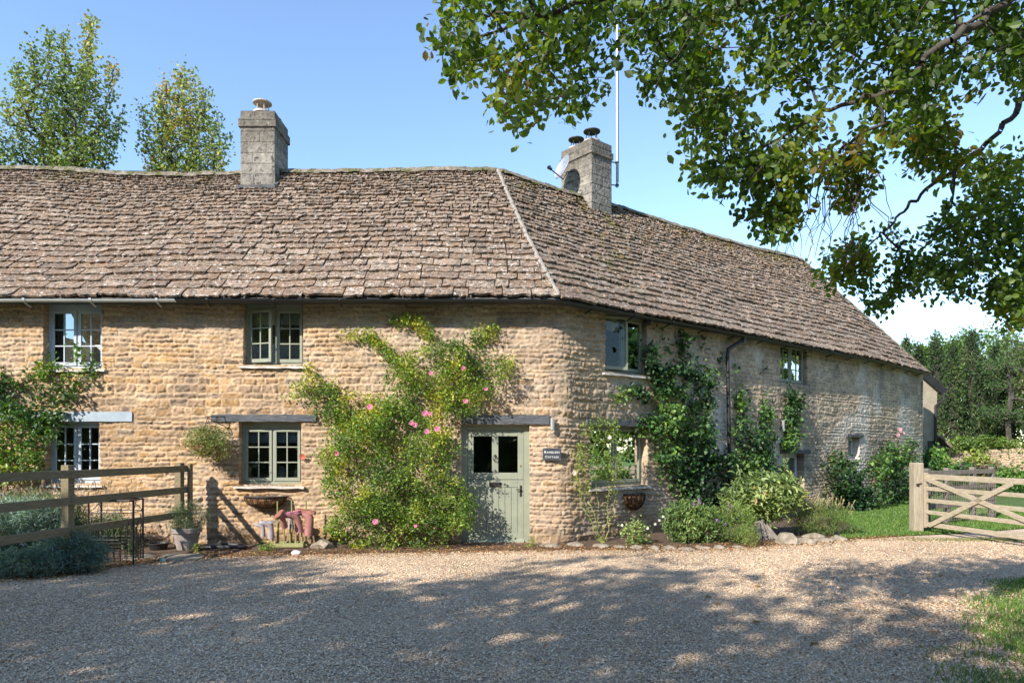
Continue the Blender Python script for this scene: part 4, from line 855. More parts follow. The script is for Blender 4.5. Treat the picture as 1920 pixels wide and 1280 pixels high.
def bootmesh(s, sc_=1.0):
    # local: opening at the bottom, sole upwards (the boot stands upside down); toe towards +x
    pth_ = [((0, 0), .060, .052, 90), ((0, .06), .058, .05, 90), ((.0, .13), .052, .047, 90), ((.002, .18), .050, .044, 88), ((.010, .215), .056, .043, 70), ((.035, .245), .058, .042, 42), ((.075, .262), .048, .043, 14), ((.115, .270), .036, .045, 4), ((.150, .274), .030, .043, 0), ((.178, .276), .022, .034, 0), ((.190, .276), .008, .015, 0)]
    m = 14; V = []
    for (c, ra, rb_, ang) in pth_:
        al = math.radians(ang)
        for k in range(m): a = 2*math.pi*k/m; dx = -math.sin(al)*ra*math.cos(a); dz = math.cos(al)*ra*math.cos(a); V.append((c[0]+dx, rb_*math.sin(a), c[1]+dz))
    V = np.array(V)*s; n = len(pth_); Fq = [[i*m+k, (i+1)*m+k, (i+1)*m+(k+1) % m, i*m+(k+1) % m] for i in range(n-1) for k in range(m)]
    g = Geo(); g.add(V, [Fq, [list(range((n-1)*m, n*m))]]); 
    g2 = Geo(); out = [(-.055, .026), (-.062, 0), (-.055, -.026), (-.01, -.040), (.05, -.036), (.10, -.046), (.155, -.044), (.190, -.024), (.198, 0), (.190, .024), (.155, .044), (.10, .046), (.05, .036), (-.01, .040)]
    zb_ = [.262 if x < .02 else .292 for x, y in out]; V2 = [(x, y, .268+(.0 if x < .02 else .012)) for x, y in out]+[(x, y, .315) for x, y in out]; k_ = len(out)
    g2.add(np.array(V2)*s, [[[i, (i+1) % k_, k_+(i+1) % k_, k_+i] for i in range(k_)], [list(range(k_, 2*k_))], [list(range(k_))[::-1]]]); 
    for q in range(8): x = -.03+q*.028; g2.box(np.array((x, -.032, .315))*s, np.array((x+.014, .032, .321))*s)
    return g.mesh('shaft', None, True), g2.mesh('sole', None)
M['bootpink'] = pm('faded_red_rubber', (.27,.115,.10), (.36,.17,.145), 9, .5, .1); M['bootgrey'] = pm('mauve_grey_rubber', (.25,.21,.22), (.36,.31,.32), 9, .55, .1); M['solegrey'] = pm('pale_grey_sole', (.30,.29,.31), (.42,.40,.42), 9, .7, .2); M['solered'] = pm('brick_red_sole', (.26,.10,.07), (.34,.15,.11), 9, .7, .2); M['solepink'] = pm('pink_sole', (.40,.14,.19), (.50,.21,.26), 9, .7, .2)
def boot(px, pytop, Y, s, yaw, tilt, m1, m2, label):
    H_ = .315*s; p = S(px, pytop, Y); z = p[2]-H_*math.cos(tilt)
    o = thing('wellington_boot', label, 'wellington boot', (p[0], p[1], z), 'upturned wellington boots on the rack', rot=yaw); o.rotation_euler = (0, tilt, yaw)
    a, b_ = bootmesh(s); a.materials.append(m1); b_.materials.append(m2)
    for n_, m_ in (('shaft', a), ('sole', b_)): q = bpy.data.objects.new(n_, m_); COL.objects.link(q); q.parent = o
boot(493, 981, 11.22, .68, math.radians(180), 0, M['bootgrey'], M['solegrey'], 'small mauve-grey boot with a pale sole, outermost at the left end of the rack')
boot(508, 976, 11.12, .92, math.radians(195), 0, M['bootgrey'], M['solegrey'], 'mauve-grey boot standing in front at the left of the rack base')
boot(534, 957, 11.10, .95, math.radians(-100), .45, M['bootpink'], M['solered'], 'boot with a brick-red tread, pitched forward left of the middle')
boot(546, 961, 11.32, .85, math.radians(160), .1, M['bootgrey'], M['solegrey'], 'dusty boot at the back of the rack between the brick-red and pink soles')
boot(562, 957, 11.16, 1.15, math.radians(-150), .15, M['bootpink'], M['solepink'], 'faded red boot with a bright pink sole in the middle of the rack')
boot(578, 957, 11.20, 1.30, math.radians(175), -.12, M['bootpink'], M['solered'], 'tallest faded red boot at the right end of the rack')
oc = G(556, 1040); g = Geo(); g.rock(oc+np.array([0, 0, .03]), (.085, .06, .05), 3); single('painted_pebble', g, pm('lilac_pebble', (.42,.38,.48), (.60,.60,.62), 12, .7, .2), 'lilac and white painted pebble in front of the boot rack', 'painted pebble', loc=oc)
oc = G(306, 1054); g = Geo(); g.rock(oc+np.array([0, 0, .03]), (.035, .035, .035), 4); single('ball', g, pm('turquoise_ball', (.25,.50,.46), (.35,.58,.52), 12, .7, .1), 'small turquoise ball on the gravel edge left of the hose', 'ball', loc=oc)
fl = onwall(569, 856, .05); g = Geo()
for k in range(7): a = k*.9; g.add(fl+np.array([[0, 0, 0], [.045*math.cos(a-.4), -.02, .045*math.sin(a-.4)], [.06*math.cos(a), -.03, .06*math.sin(a)], [.045*math.cos(a+.4), -.02, .045*math.sin(a+.4)]]), [[[0, 1, 2, 3]]], (.52, .12, .09))
single('wall_flower_ornament', g, M['petal'], 'small red metal flower ornament on the wall right of the window over the boots', 'wall ornament', loc=fl)
# stones edging the bed, boulder, split log planter
rr = np.random.RandomState(12)
sid = 0
def stone_at(px, py, sx, sz, label, nm='edging_stone', grp='stones edging the flower bed', mat='stone'):
    global sid; sid += 1; p = G(px, py); g = Geo(); g.rock(p+np.array([0, sx*.2, sz*.12]), (sx, sx*.6, sz), sid*3+1, (1, 1, 1)); single(nm, g, M[mat], label, 'stone', grp, loc=p)
LM = [(604, 1026, .30, .11, 'broad flat stone at the wall foot between the boots and the climbing rose'), (648, 1012, .17, .12, 'rounded stone at the wall foot by the left edge of the rose'), (400, 1000, .28, .14, 'long stone at the wall foot behind the hose coil'),
      (330, 1048, .55, .035, 'long low timber-grey kerb stone in front of the clay pot'), (250, 1046, .4, .03, 'low flat kerb stone in front of the wire stand'), (1030, 1024, .22, .05, 'flat pale stone just right of the doorstep'), (1080, 1023, .20, .05, 'flat stone below the canes of the corner rose'), (1128, 1026, .19, .06, 'square stone right of the corner rose canes')]
for a in LM: stone_at(*a[:4], a[4])
xs_ = [1163, 1196, 1228, 1256, 1288, 1318, 1350, 1384]
words = ['first', 'second', 'third', 'fourth', 'fifth', 'sixth', 'seventh', 'eighth']
for k, x in enumerate(xs_): stone_at(x, 1030-abs(k-3)*.6+rr.uniform(-1.5, 1.5), rr.uniform(.11, .17), rr.uniform(.035, .06), words[k]+' from the left in the row of small stones edging the bed')
stone_at(1476, 1020, .21, .19, 'big tan boulder beside the split logs at the bed corner', 'boulder', None)
for k, (x, y, s_) in enumerate(((1512, 1018, .22), (1546, 1015, .20), (1572, 1013, .16), (1530, 1008, .2))): stone_at(x, y, s_, .075, ('flat edging stone just right of the boulder', 'flat edging stone under the lavender', 'last edging stone before the lawn', 'grey edging stone set back behind the ones under the lavender')[k])
lg = thing('split_log_planter', 'weathered grey split logs leaning together behind the tan boulder', 'log edging', G(1440, 1012))
for k, (x, tl) in enumerate(((1424, -.35), (1436, -.15), (1447, .12), (1457, .35))):
    p = G(x, 1014-k); g = Geo(); q = p+np.array([-tl*.35-.10, .18, .33]); g.beam(p, q, .085, .05, up=(0, 1, 0)); part('log', g, M['greywood'], lg, bev=.012)
# ------------------------------------------------------------------ plant tools
def skeleton(roots, targets, seg=.15, sag=0., jit=.15, seed=0, rtip=.003, rmax=.2, pw=.5):
    rr = np.random.RandomState(seed); P = []; par = []
    for line in roots:
        line = np.asarray(line, float)
        st = -1
        if P:
            d = np.linalg.norm(np.array(P)-line[0], axis=1); st = int(d.argmin()) if d.min() < 1.5 else -1
        for q in line: P.append(q); par.append(st); st = len(P)-1
    targets = np.asarray(targets, float).reshape(-1, 3)
    if len(targets):
        o = P[0]; order = np.argsort(np.min(np.linalg.norm(targets[:, None]-np.array(P)[None, ::max(1, len(P)//60)], axis=2), axis=1))
        A_ = np.zeros((len(P)+len(targets)*40, 3)); A_[:len(P)] = P; n = len(P)
        for t in targets[order]:
            d = np.linalg.norm(A_[:n]-t, axis=1); k = int(d.argmin()); D = d[k]; m = min(30, max(1, int(math.ceil(D/seg)))); a = A_[k].copy(); prev = k
            off = rr.normal(0, jit*D, 3)
            for q in range(1, m+1):
                s = q/m; p = a*(1-s)+t*s+off*math.sin(math.pi*s)*.6; p[2] += sag*D*math.sin(math.pi*s)
                if n >= len(A_): A_ = np.concatenate([A_, np.zeros_like(A_)])
                A_[n] = p; par.append(prev); prev = n; n += 1
        P = A_[:n]
    P = np.array(P); par = np.array(par); cnt = np.zeros(len(P)); has = np.zeros(len(P), bool); has[par[par >= 0]] = True; cnt[~has] = 1
    for i in range(len(P)-1, -1, -1):
        if par[i] >= 0: cnt[par[i]] += cnt[i]
    rad = np.minimum(rtip*np.maximum(cnt, 1)**pw, rmax); return P, par, rad, ~has
def tubes(P, par, rad, k=5):
    m = np.where(par >= 0)[0]; a = P[par[m]]; b_ = P[m]; ra = np.minimum(rad[par[m]], rad[m]*1.6); rb_ = rad[m]; d = nrm(b_-a)
    up = np.where(np.abs(d[:, 2:]) > .9, np.array([[1., 0, 0]]), np.array([[0, 0, 1.]])); X = nrm(np.cross(d, up)); Y = np.cross(d, X)
    an_ = np.arange(k)*2*math.pi/k; c, s = np.cos(an_), np.sin(an_); ring = X[:, None]*c[None, :, None]+Y[:, None]*s[None, :, None]
    V = np.concatenate([a[:, None]+ring*ra[:, None, None], b_[:, None]+ring*rb_[:, None, None]], 1).reshape(-1, 3)
    i = np.arange(len(m))[:, None]*2*k; q = np.arange(k)[None]; q2 = (q+1) % k
    return V, np.stack([i+q, i+q2, i+k+q2, i+k+q], -1).reshape(-1, 4)
def leaves(P, D, size, rr, wr=.6, shape=4, fold=.18, up=.5):
    n = len(P); D = nrm(D); Nn = rr.normal(0, 1, (n, 3))+np.array([0, 0, up*2]); Bv = nrm(np.cross(D, Nn)); Nn = np.cross(Bv, D)
    L = size[:, None]; w_ = L*wr*.5; f = fold
    if shape == 4:
        V = np.stack([P, P+D*L*.45-Bv*w_+Nn*L*f*.5, P+D*L, P+D*L*.45+Bv*w_+Nn*L*f*.5], 1); i = np.arange(n)[:, None]*4
        return V.reshape(-1, 3), [np.concatenate([i+np.array([[0, 1, 2]]), i+np.array([[0, 2, 3]])])], 4
    V = np.stack([P, P+D*L*.28-Bv*w_*.85+Nn*L*f*.4, P+D*L*.62-Bv*w_+Nn*L*f*.35, P+D*L-Nn*L*f*.3, P+D*L*.62+Bv*w_+Nn*L*f*.35, P+D*L*.28+Bv*w_*.85+Nn*L*f*.4], 1); i = np.arange(n)[:, None]*6
    return V.reshape(-1, 3), [np.concatenate([i+np.array([[0, 1, 2, 3]]), i+np.array([[0, 3, 4, 5]])])], 6
def leafcol(P, pal, wts, rr, clump=1.5, var=.25, seed=1):
    pal = np.array(pal, float); n = len(P); x = np.clip(rr.rand(n)*.62+(vn(P, clump, seed)-.5)*1.1+.19, 0, .999); cw = np.cumsum(wts)/np.sum(wts)
    c = pal[np.searchsorted(cw, x)]; return c*(1+var*(rr.rand(n, 1)-.5)*2)
def foliage(nodes_, per, spread, size, pal, wts, rr, wr=.6, shape=4, up=.5, down=.0, out=None, clump=1.5, var=.25, fold=.18, axis=None, along=.0):
    n = len(nodes_); P = np.repeat(nodes_, per, 0)+rr.normal(0, 1, (n*per, 3))*spread
    D = rr.normal(0, 1, P.shape); D[:, 2] -= down
    if out is not None: D += out*1.0
    if axis is not None: D += np.array(axis)
    S_ = size*(.6+.7*rr.rand(len(P))); V, Fs, k = leaves(P, D, S_, rr, wr, shape, fold, up)
    C = np.repeat(leafcol(P, pal, wts, rr, clump, var), k, 0); return V, Fs, C
def plant(name, label, cat, base, roots, targets, sk, fo, leafm='leaf', stemm='stem', group=None, tk=5, names=('stem', 'foliage'), thresh=None, extra=None, minr=0):
    rr = np.random.RandomState(sk.get('seed', 0)+100); P, par, rad, tip = skeleton(roots, targets, **sk); o = thing(name, label, cat, base, group)
    V, Fq = tubes(P, par, rad, tk); put(names[0], link_mesh(names[0], V, [Fq], M[stemm]), o)
    th = thresh if thresh is not None else rad.max()*2; nd = P[(rad <= th) & (par >= 0)]
    if extra is not None: nd = np.concatenate([nd, extra])
    V, Fs, C = foliage(nd, rr=rr, **fo); put(names[1], link_mesh(names[1], V, Fs, M[leafm], C), o); return o, P, rad
def polysample(poly, n, rr, fn, gap=0, gs=.02, seed=5):
    poly = np.array(poly, float); lo, hi = poly.min(0), poly.max(0); out = []
    while len(out) < n:
        c = lo+(hi-lo)*rr.rand(n*2, 2); c = c[inpoly(c[:, 0], c[:, 1], poly)]
        if gap: c = c[vn(c, gs, seed) > gap*rr.rand(len(c))*1.0]
        out += [fn(x, y) for x, y in c]
    return np.array(out[:n])
def ellip(c, r, n, rr, hollow=.5):
    d = nrm(rr.normal(0, 1, (n, 3))); q = hollow+(1-hollow)*rr.rand(n, 1)**.6; p = np.array(c)+d*q*np.array(r); return p[p[:, 2] > .02]
def blossom(c, r, col, name, parent, seed=0, face=(0, -1, .25), mat='petal', n=5, rings=3):
    rr = np.random.RandomState(seed); g = Geo(); ax = nrm(np.array(face)); X = nrm(np.cross(ax, (0, 0, 1.))); Y = np.cross(X, ax)
    for q in range(rings):
        for k in range(n):
            a = 2*math.pi*k/n+q*.6; ti = .35+.55*q/rings; rad_ = r*(1-.22*q); d = X*math.cos(a)+Y*math.sin(a); s = X*-math.sin(a)+Y*math.cos(a)
            b0 = c+ax*.1*r; t_ = c+d*rad_*math.cos(ti)+ax*rad_*math.sin(ti); m_ = c+d*rad_*.6+ax*rad_*(.1+.3*ti)
            g.add([b0, m_-s*rad_*.5, t_-s*rad_*.32, t_+s*rad_*.32, m_+s*rad_*.5], [[[0, 1, 2, 3, 4]]], np.array(col)*rr.uniform(.55, 1.25))
    part(name, g, M[mat], parent)

# ------------------------------------------------------------------ overhanging beech
BP = [(.04, .085, .010), (.075, .14, .014), (.13, .20, .018), (.22, .25, .020), (.17, .12, .02)]; BW = [.28, .34, .25, .115, .015]
def c6(L): return [(1300+x/2.0645, y/2.0645) for x, y in L]
def BS(x, y, Y): return S(x, y, Y*.74)
polyA = [(850, -150), (845, 0), (818, 50), (800, 120), (832, 150), (872, 150), (905, 118), (935, 150), (930, 200), (962, 238), (1010, 212), (1060, 220), (1112, 200), (1146, 205), (1152, 140), (1180, 135), (1215, 218), (1240, 150), (1272, 205), (1265, 280), (1300, 300), (1300, 345), (1345, 350), (1395, 345), (1440, 330), (1500, 330), (1560, 320), (1600, 300), (1640, 300), (1645, 270), (1640, 250), (1690, 262), (1740, 240), (1790, 190), (1840, 170), (1880, 140), (1960, 160), (1960, -150)]
polyA2 = c6([(180, 640), (400, 600), (440, 700), (400, 760), (435, 840), (360, 880), (350, 950), (260, 900), (200, 860), (180, 780)])
polyA3 = c6([(470, 620), (700, 560), (700, 640), (640, 790), (580, 800), (540, 720)])
polyA4 = c6([(880, 500), (990, 470), (1040, 580), (1040, 650), (960, 690), (900, 620), (815, 670), (830, 560)])
polyB1 = c6([(470, 1060), (500, 1000), (560, 950), (700, 880), (800, 870), (850, 930), (820, 1000), (900, 1060), (860, 1120), (780, 1180), (660, 1190), (600, 1130), (540, 1080)])
polyB2 = c6([(900, 920), (960, 870), (1040, 780), (1080, 700), (1020, 650), (1090, 600), (1180, 560), (1280, 560), (1320, 600), (1330, 1260), (1240, 1250), (1150, 1190), (1060, 1170), (1010, 1100), (930, 1150), (850, 1110)])
rr = np.random.RandomState(42)
TB = np.array([6.6, 1.2, 0.0])
OV = [TB+(-.15, .05, 2.8), TB+(-1.8, -.9, 4.2), TB+(-3.6, -1.7, 5.2), TB+(-5.4, -2.4, 5.7), TB+(-7.2, -2.7, 5.9)]  # unseen overhead limb, added to shade the right foreground
limbs = [[TB, TB+(-.1, 0, 1.2), TB+(-.15, .05, 2.4), TB+(-.3, .2, 3.8), TB+(-.6, .5, 5.2), TB+(-1.2, 1.0, 6.6)],
         [TB+(-.15, .05, 2.8), BS(1990, -60, 5.6), BS(1890, 5, 5.2), BS(1810, 60, 4.9), BS(1740, 105, 4.9), BS(1700, 160, 5.0), BS(1600, 190, 5.2), BS(1500, 230, 5.3), BS(1420, 290, 5.5)],
         [TB+(-.3, .2, 3.8), BS(1950, -250, 4.6), BS(1750, -120, 4.5), BS(1550, -60, 4.6), BS(1350, -30, 4.8), BS(1180, -10, 5.0), BS(1020, 30, 5.0), BS(930, 60, 5.1)],
         [TB+(-.2, .1, 3.2), BS(2000, 60, 6.6), BS(1925, 165, 6.5), BS(1895, 225, 6.5), BS(1845, 270, 6.5), BS(1790, 318, 6.6), BS(1740, 350, 6.7), BS(1700, 388, 6.8), BS(1670, 425, 6.9), BS(1640, 450, 7.0)],
         [BS(1790, 318, 6.6), BS(1785, 370, 6.5), BS(1770, 410, 6.6)], [BS(1925, 165, 6.5), BS(1960, 300, 6.8), BS(1940, 420, 7.0), BS(1900, 520, 7.0)], OV]
tg = [polysample(polyA, 1450, rr, lambda x, y: BS(x, y, 4.6+1.3*rr.rand()+.3*(x > 1300)), gap=1.0, gs=.016),
      polysample(polyA2, 110, rr, lambda x, y: BS(x, y, 5.4+.5*rr.rand())), polysample(polyA3, 52, rr, lambda x, y: BS(x, y, 5.8+.5*rr.rand())), polysample(polyA4, 75, rr, lambda x, y: BS(x, y, 5.9+.5*rr.rand())),
      polysample(polyB1, 140, rr, lambda x, y: BS(x, y, 6.8+.6*rr.rand()), gap=.6, gs=.02), ellip(np.array([-1.2, -1.5, 5.9]), np.array([1.9, 1.3, .9]), 150, rr, .2), polysample(polyB2, 420, rr, lambda x, y: BS(x, y, 6.4+1.1*rr.rand()), gap=.8, gs=.018)]
sk = dict(seg=.14, sag=.10, jit=.16, seed=3, rtip=.0019, rmax=.30, pw=.46)
def smooth(line, m=5, j=.02, seed=0):
    rr = np.random.RandomState(seed); L_ = np.array(line, float); out = []; Q = np.concatenate([[2*L_[0]-L_[1]], L_, [2*L_[-1]-L_[-2]]])
    for i in range(1, len(Q)-2):
        for t in np.arange(m)/m: out.append(.5*((2*Q[i])+(-Q[i-1]+Q[i+1])*t+(2*Q[i-1]-5*Q[i]+4*Q[i+1]-Q[i+2])*t*t+(-Q[i-1]+3*Q[i]-3*Q[i+1]+Q[i+2])*t**3)+rr.normal(0, j, 3))
    out.append(Q[-2]); return out
limbs = [smooth(l, 5, .012, k) for k, l in enumerate(limbs)]
P, par, rad, tip = skeleton(limbs, np.concatenate(tg), **sk); s0 = 0
for l, r0, r1 in zip(limbs, (.36, .028, .040, .026, .010, .016, .05), (.2, .007, .007, .006, .004, .006, .01)): rad[s0:s0+len(l)] = np.linspace(r0, r1, len(l)); s0 += len(l)
bo = thing('beech_tree', 'large beech tree whose leafy branches hang into the top right of the view', 'tree', TB)
V, Fq = tubes(P, par, rad, 6); m_ = np.where(par >= 0)[0]; big = m_ < len(limbs[0]); Fq2 = Fq.reshape(len(m_), 6, 4)
put('trunk', link_mesh('trunk', V, [Fq2[big].reshape(-1, 4)], M['bark'], smooth=True), bo); put('branches', link_mesh('branches', V, [Fq2[~big].reshape(-1, 4)], M['bark'], smooth=True), bo)
rl = np.random.RandomState(9); nd = P[(rad < .006) & (par >= 0)]
V, Fs, C = foliage(nd, 11, np.array([.045, .045, .042]), .050, BP, BW, rl, wr=.62, shape=6, up=.35, down=.5, clump=1.6, var=.22, fold=.10); put('foliage', link_mesh('foliage', V, Fs, M['leaft'], C), bo)
# bare hanging twigs below the gap
tw = []
for k in range(26):
    x = rr.uniform(1500, 1650); y0_ = rr.uniform(300, 350); a = BS(x, y0_, 5.7); pts = [a]; q = a.copy(); 
    for j in range(6): q = q+np.array([rr.normal(-.01, .035), rr.normal(0, .03), -rr.uniform(.05, .11)]); pts.append(q)
    tw.append(pts)
g = Geo()
for t_ in tw: g.tube(t_, np.linspace(.004, .0015, len(t_)), 4)
part('bare_twigs', g, M['bark'], bo)

# ------------------------------------------------------------------ trees beyond and behind
def tree(name, label, base, H, crown, ntar, fo, seed, leafm='leafd', group=None, rtip=.012, rmax=.2, seg=.5, trunkh=.35, thresh=None, roots=None, sag=0.0, bark='bark'):
    rr = np.random.RandomState(seed); base = np.array(base, float)
    tg_ = crown(rr, ntar); roots = roots or [[base+(0, 0, H*k/8*trunkh*2) for k in range(9)]]
    P, par, rad, tip = skeleton(roots, tg_, seg=seg, sag=sag, jit=.12, seed=seed, rtip=rtip, rmax=rmax)
    o = thing(name, label, 'tree', base, group); V, Fq = tubes(P, par, rad, 5); put('trunk', link_mesh('trunk', V, [Fq], M[bark]), o)
    nd = P[(rad < (thresh or rtip*3.2)) & (par >= 0)]; V, Fs, C = foliage(nd, rr=rr, **fo); put('crown', link_mesh('crown', V, Fs, M[leafm], C), o); return o
POP = [(.09, .145, .035), (.16, .22, .05), (.24, .28, .065), (.32, .29, .08), (.42, .26, .06)]
def popcrown(px, ytop, Y, spires, wid, ybot=345):
    def f(rr, n):
        out = []
        for (sx, sy, w_) in spires:
            k = int(n*((ybot-sy)*w_)/sum((ybot-b)*c for a, b, c in spires))
            t_ = rr.rand(k)**.8; y = sy+(ybot+60-sy)*t_; half = w_*(.05+.95*np.minimum(1, t_*1.15)**1.1); x = sx+(px-sx)*t_*.55+rr.uniform(-1, 1, k)*half
            for a, b in zip(x, y): out.append(S(a, b, Y+rr.uniform(-1, 1)*w_/F*Y*1.2))
        return np.array(out)
    return f
fo = dict(per=9, spread=np.array([.14, .14, .20]), size=.135, pal=POP, wts=[.28, .32, .22, .13, .05], wr=.75, up=.0, down=.3, clump=.55, var=.3)
tree('poplar_tree', 'tall poplar with several pointed leaders above the roof at the far left', (S(110, 0, 26)[0], 26, 0), 16, popcrown(120, 40, 26, [(170, 38, 52), (58, 78, 34), (90, 60, 36), (120, 66, 34), (30, 110, 36), (215, 115, 30), (8, 180, 40), (235, 190, 22), (150, 120, 60)], 1), 1700, fo, 5, group='poplars behind the roof', rtip=.010, trunkh=.30)
tree('poplar_tree', 'shorter poplar with yellowing top just left of the left chimney', (S(340, 0, 27)[0], 27, 0), 13, popcrown(340, 130, 27, [(340, 130, 40), (362, 138, 34), (310, 148, 34), (265, 200, 30), (412, 205, 34), (430, 240, 24), (295, 165, 36), (385, 170, 34)], 1), 1150, dict(fo, wts=[.24, .32, .26, .13, .05]), 6, group='poplars behind the roof', rtip=.010, trunkh=.28)
tree('poplar_tree', 'poplar mostly out of view at the left edge of the sky', (S(-60, 0, 25)[0], 25, 0), 12, popcrown(-60, 200, 25, [(-10, 235, 40), (-60, 180, 50), (15, 260, 26)], 1), 420, fo, 7, group='poplars behind the roof', rtip=.010, trunkh=.28)
YW = [(.03, .06, .018), (.055, .10, .026), (.09, .145, .035), (.14, .17, .05)]
def conecrown(base, H, r, lean=0):
    def f(rr, n):
        t_ = rr.rand(n)**.75; a = rr.rand(n)*2*math.pi; q = r*(1.02-t_)**.62*(.55+.45*rr.rand(n)); return np.stack([base[0]+q*np.cos(a)+lean*t_, base[1]+q*np.sin(a), .25+t_*H], -1)
    return f
yl = ['leftmost dark yew column beyond the garden wall, next to the cottage gable', 'dark yew column second from the cottage gable', 'yew column in the middle of the dark group beyond the wall', 'tallest dark yew column beyond the garden wall', 'low narrow yew spire in front of the tallest yew', 'dark yew column just left of the pale pine trunk', 'small yew spire at the foot of the pine', 'dark yew column half hidden behind the annexe']
for k, (px_, yt, Y, rw) in enumerate(((1722, 668, 42, 1.25), (1755, 640, 44, 1.4), (1787, 662, 42, 1.3), (1822, 636, 45, 1.5), (1840, 690, 40, 1.0), (1868, 665, 43, 1.2), (1886, 715, 40, .95), (1700, 650, 45, 1.3))):
    b_ = np.array([S(px_, 0, Y)[0], Y, 0]); H_ = EYE+(HZ-yt)*Y/F
    tree('yew_tree', yl[k], b_, H_, conecrown(b_, H_, rw*.78), 520, dict(per=8, spread=np.array([.09, .09, .28]), size=.20, pal=[tuple(np.array(c_)*(.5+.09*(k*5%6))) for c_ in YW], wts=[.35, .35, .2, .1], wr=.4, up=.2, axis=(0, 0, 1.2), clump=.8, var=.3), 20+k, group='columnar yews beyond the garden wall', rtip=.02, trunkh=.45, seg=.6)
GR = [(.06, .12, .025), (.10, .17, .035), (.15, .22, .045), (.21, .25, .06)]
def ballcrown(c, r, lobes=14, hollow=.6):
    def f(rr, n):
        out = []; m = n//lobes
        for k in range(lobes):
            d = nrm(rr.normal(0, 1, 3)+np.array([0, 0, .25])); cc = np.array(c)+d*np.array(r)*.62; out.append(ellip(cc, np.array(r)*.45*rr.uniform(.7, 1.2), m, rr, .65))
        return np.concatenate(out)
    return f
for k, (px_, ytop, Y, rw, lab, pal) in enumerate(((1720, 640, 62, 3.6, 'broad green tree beyond the yews nearest the roof end', GR), (1790, 618, 64, 4.2, 'rounded green tree rising behind the middle yews', GR), (1850, 606, 60, 4.4, 'tallest leafy tree on the skyline behind the yews', GR), (1925, 640, 55, 4.4, 'leafy tree cut by the right edge of the view, behind the pine', [(.06, .11, .03), (.09, .14, .04), (.13, .17, .05), (.3, .2, .12)]), (2010, 600, 60, 5, 'green tree outside the right edge beyond the pine', GR))):
    H_ = EYE+(HZ-ytop)*Y/F; X_ = S(px_, 0, Y)[0]; rz_ = H_*.42
    tree('broadleaf_tree', lab, (X_, Y, 0), H_, ballcrown((X_, Y, H_-rz_), (rw, rw, rz_)), 700, dict(per=14, spread=np.array([.30, .30, .26]), size=.26, pal=pal, wts=[.3, .35, .25, .1], wr=.75, up=.8, clump=.35, var=.25), 40+k, group='leafy trees on the skyline', rtip=.025, seg=.9, trunkh=.3)
pb_ = np.array([S(1893, 0, 38)[0], 38, 0]); prt = [[pb_, pb_+(0, 0, 1.6), pb_+(-.1, 0, 3.2), pb_+(.1, 0, 4.6), pb_+(0, 0, 5.8), pb_+(.3, 0, 7.0)]]
tree('pine_tree', 'open grey-green pine with a pale trunk near the right edge', pb_, 7.5, lambda rr, n: np.concatenate([ellip(pb_+(dx, dy, z), (1.0, .9, .42), n//9, rr, .3) for dx, dy, z in ((-.6, 0, 3.6), (.8, .2, 4.2), (1.3, 0, 3.0), (.1, .3, 5.2), (1.0, 0, 5.7), (-.5, .1, 6.2), (.7, 0, 6.9), (1.9, 0, 4.9), (1.8, .3, 6.1))]), 420, dict(per=12, spread=np.array([.2, .2, .12]), size=.22, pal=[(.05, .10, .03), (.085, .14, .04), (.13, .18, .055)], wts=[.4, .4, .2], wr=.25, up=.5, axis=(0, 0, .6), clump=.6), 61, rtip=.02, seg=.6, roots=prt, bark='bark', rmax=.13)
# ivy hedge on the garden wall
rr = np.random.RandomState(77)
iv = np.concatenate([ellip((x, 30.0+rr.uniform(-.1, .2), 1.66+.16*math.sin(x)), (.55, .42, .34), 34, rr, .5) for x in np.linspace(18.6, 24.2, 17)])
plant('ivy', 'bright green ivy mounded along the top of the garden wall', 'ivy', (19, 30.2, 1.6), [[(18.4+x, 30.25, 1.5) for x in np.linspace(0, 6, 12)]], iv, dict(seg=.3, seed=2, rtip=.006, rmax=.04), dict(per=9, spread=.07, size=.12, pal=[(.08, .15, .02), (.13, .21, .03), (.20, .26, .05)], wts=[.35, .4, .25], wr=.8, up=.7, clump=1.2))
# trees behind the camera : they shade the drive and stand in the window reflections
bt = [(-18.5, -4.0, 11.5, 3.2), (-14.2, -3.2, 11.1, 3.0), (-10.0, -3.8, 11.6, 2.9), (-7.8, -6.2, 11.4, 2.3), (-22.8, -4.2, 11.3, 3.0), (-15.8, -1.9, 9.7, 2.0)]
nm_ = ['second from the left', 'in the middle', 'second from the right', 'at the right end', 'at the left end', 'smallest, standing nearest the cottage']
for k, (x, y, H_, r_) in enumerate(bt):
    tree('lime_tree', 'lime tree behind the viewpoint, '+nm_[k]+' of the near row', (x, y, 0), H_, ballcrown((x, y, H_-3.6), (r_, 2.3, 3.6), 16), 470, dict(per=9, spread=.22, size=.24, pal=GR, wts=[.3, .35, .25, .1], wr=.8, up=.3, clump=.5), 80+k, 'leaf', 'lime trees shading the drive', rtip=.016, rmax=.16, seg=.6, trunkh=.35)
bt = [(-24, -19), (-14, -22), (-5, -24), (4, -21), (13, -22), (23, -17), (30, -6), (-34, -12)]
for k, (x, y) in enumerate(bt):
    tree('oak_tree', 'oak behind the viewpoint, number '+words[k]+' counted from the left' if False else words[k]+' oak in the back row behind the viewpoint', (x, y, 0), 15, ballcrown((x, y, 8.2), (5.6, 4, 6.6), 16), 380, dict(per=10, spread=.5, size=.62, pal=GR, wts=[.3, .35, .25, .1], wr=.8, up=.3, clump=.3), 90+k, 'leafd', 'oaks closing the view behind', rtip=.04, rmax=.4, seg=1.2, trunkh=.3)

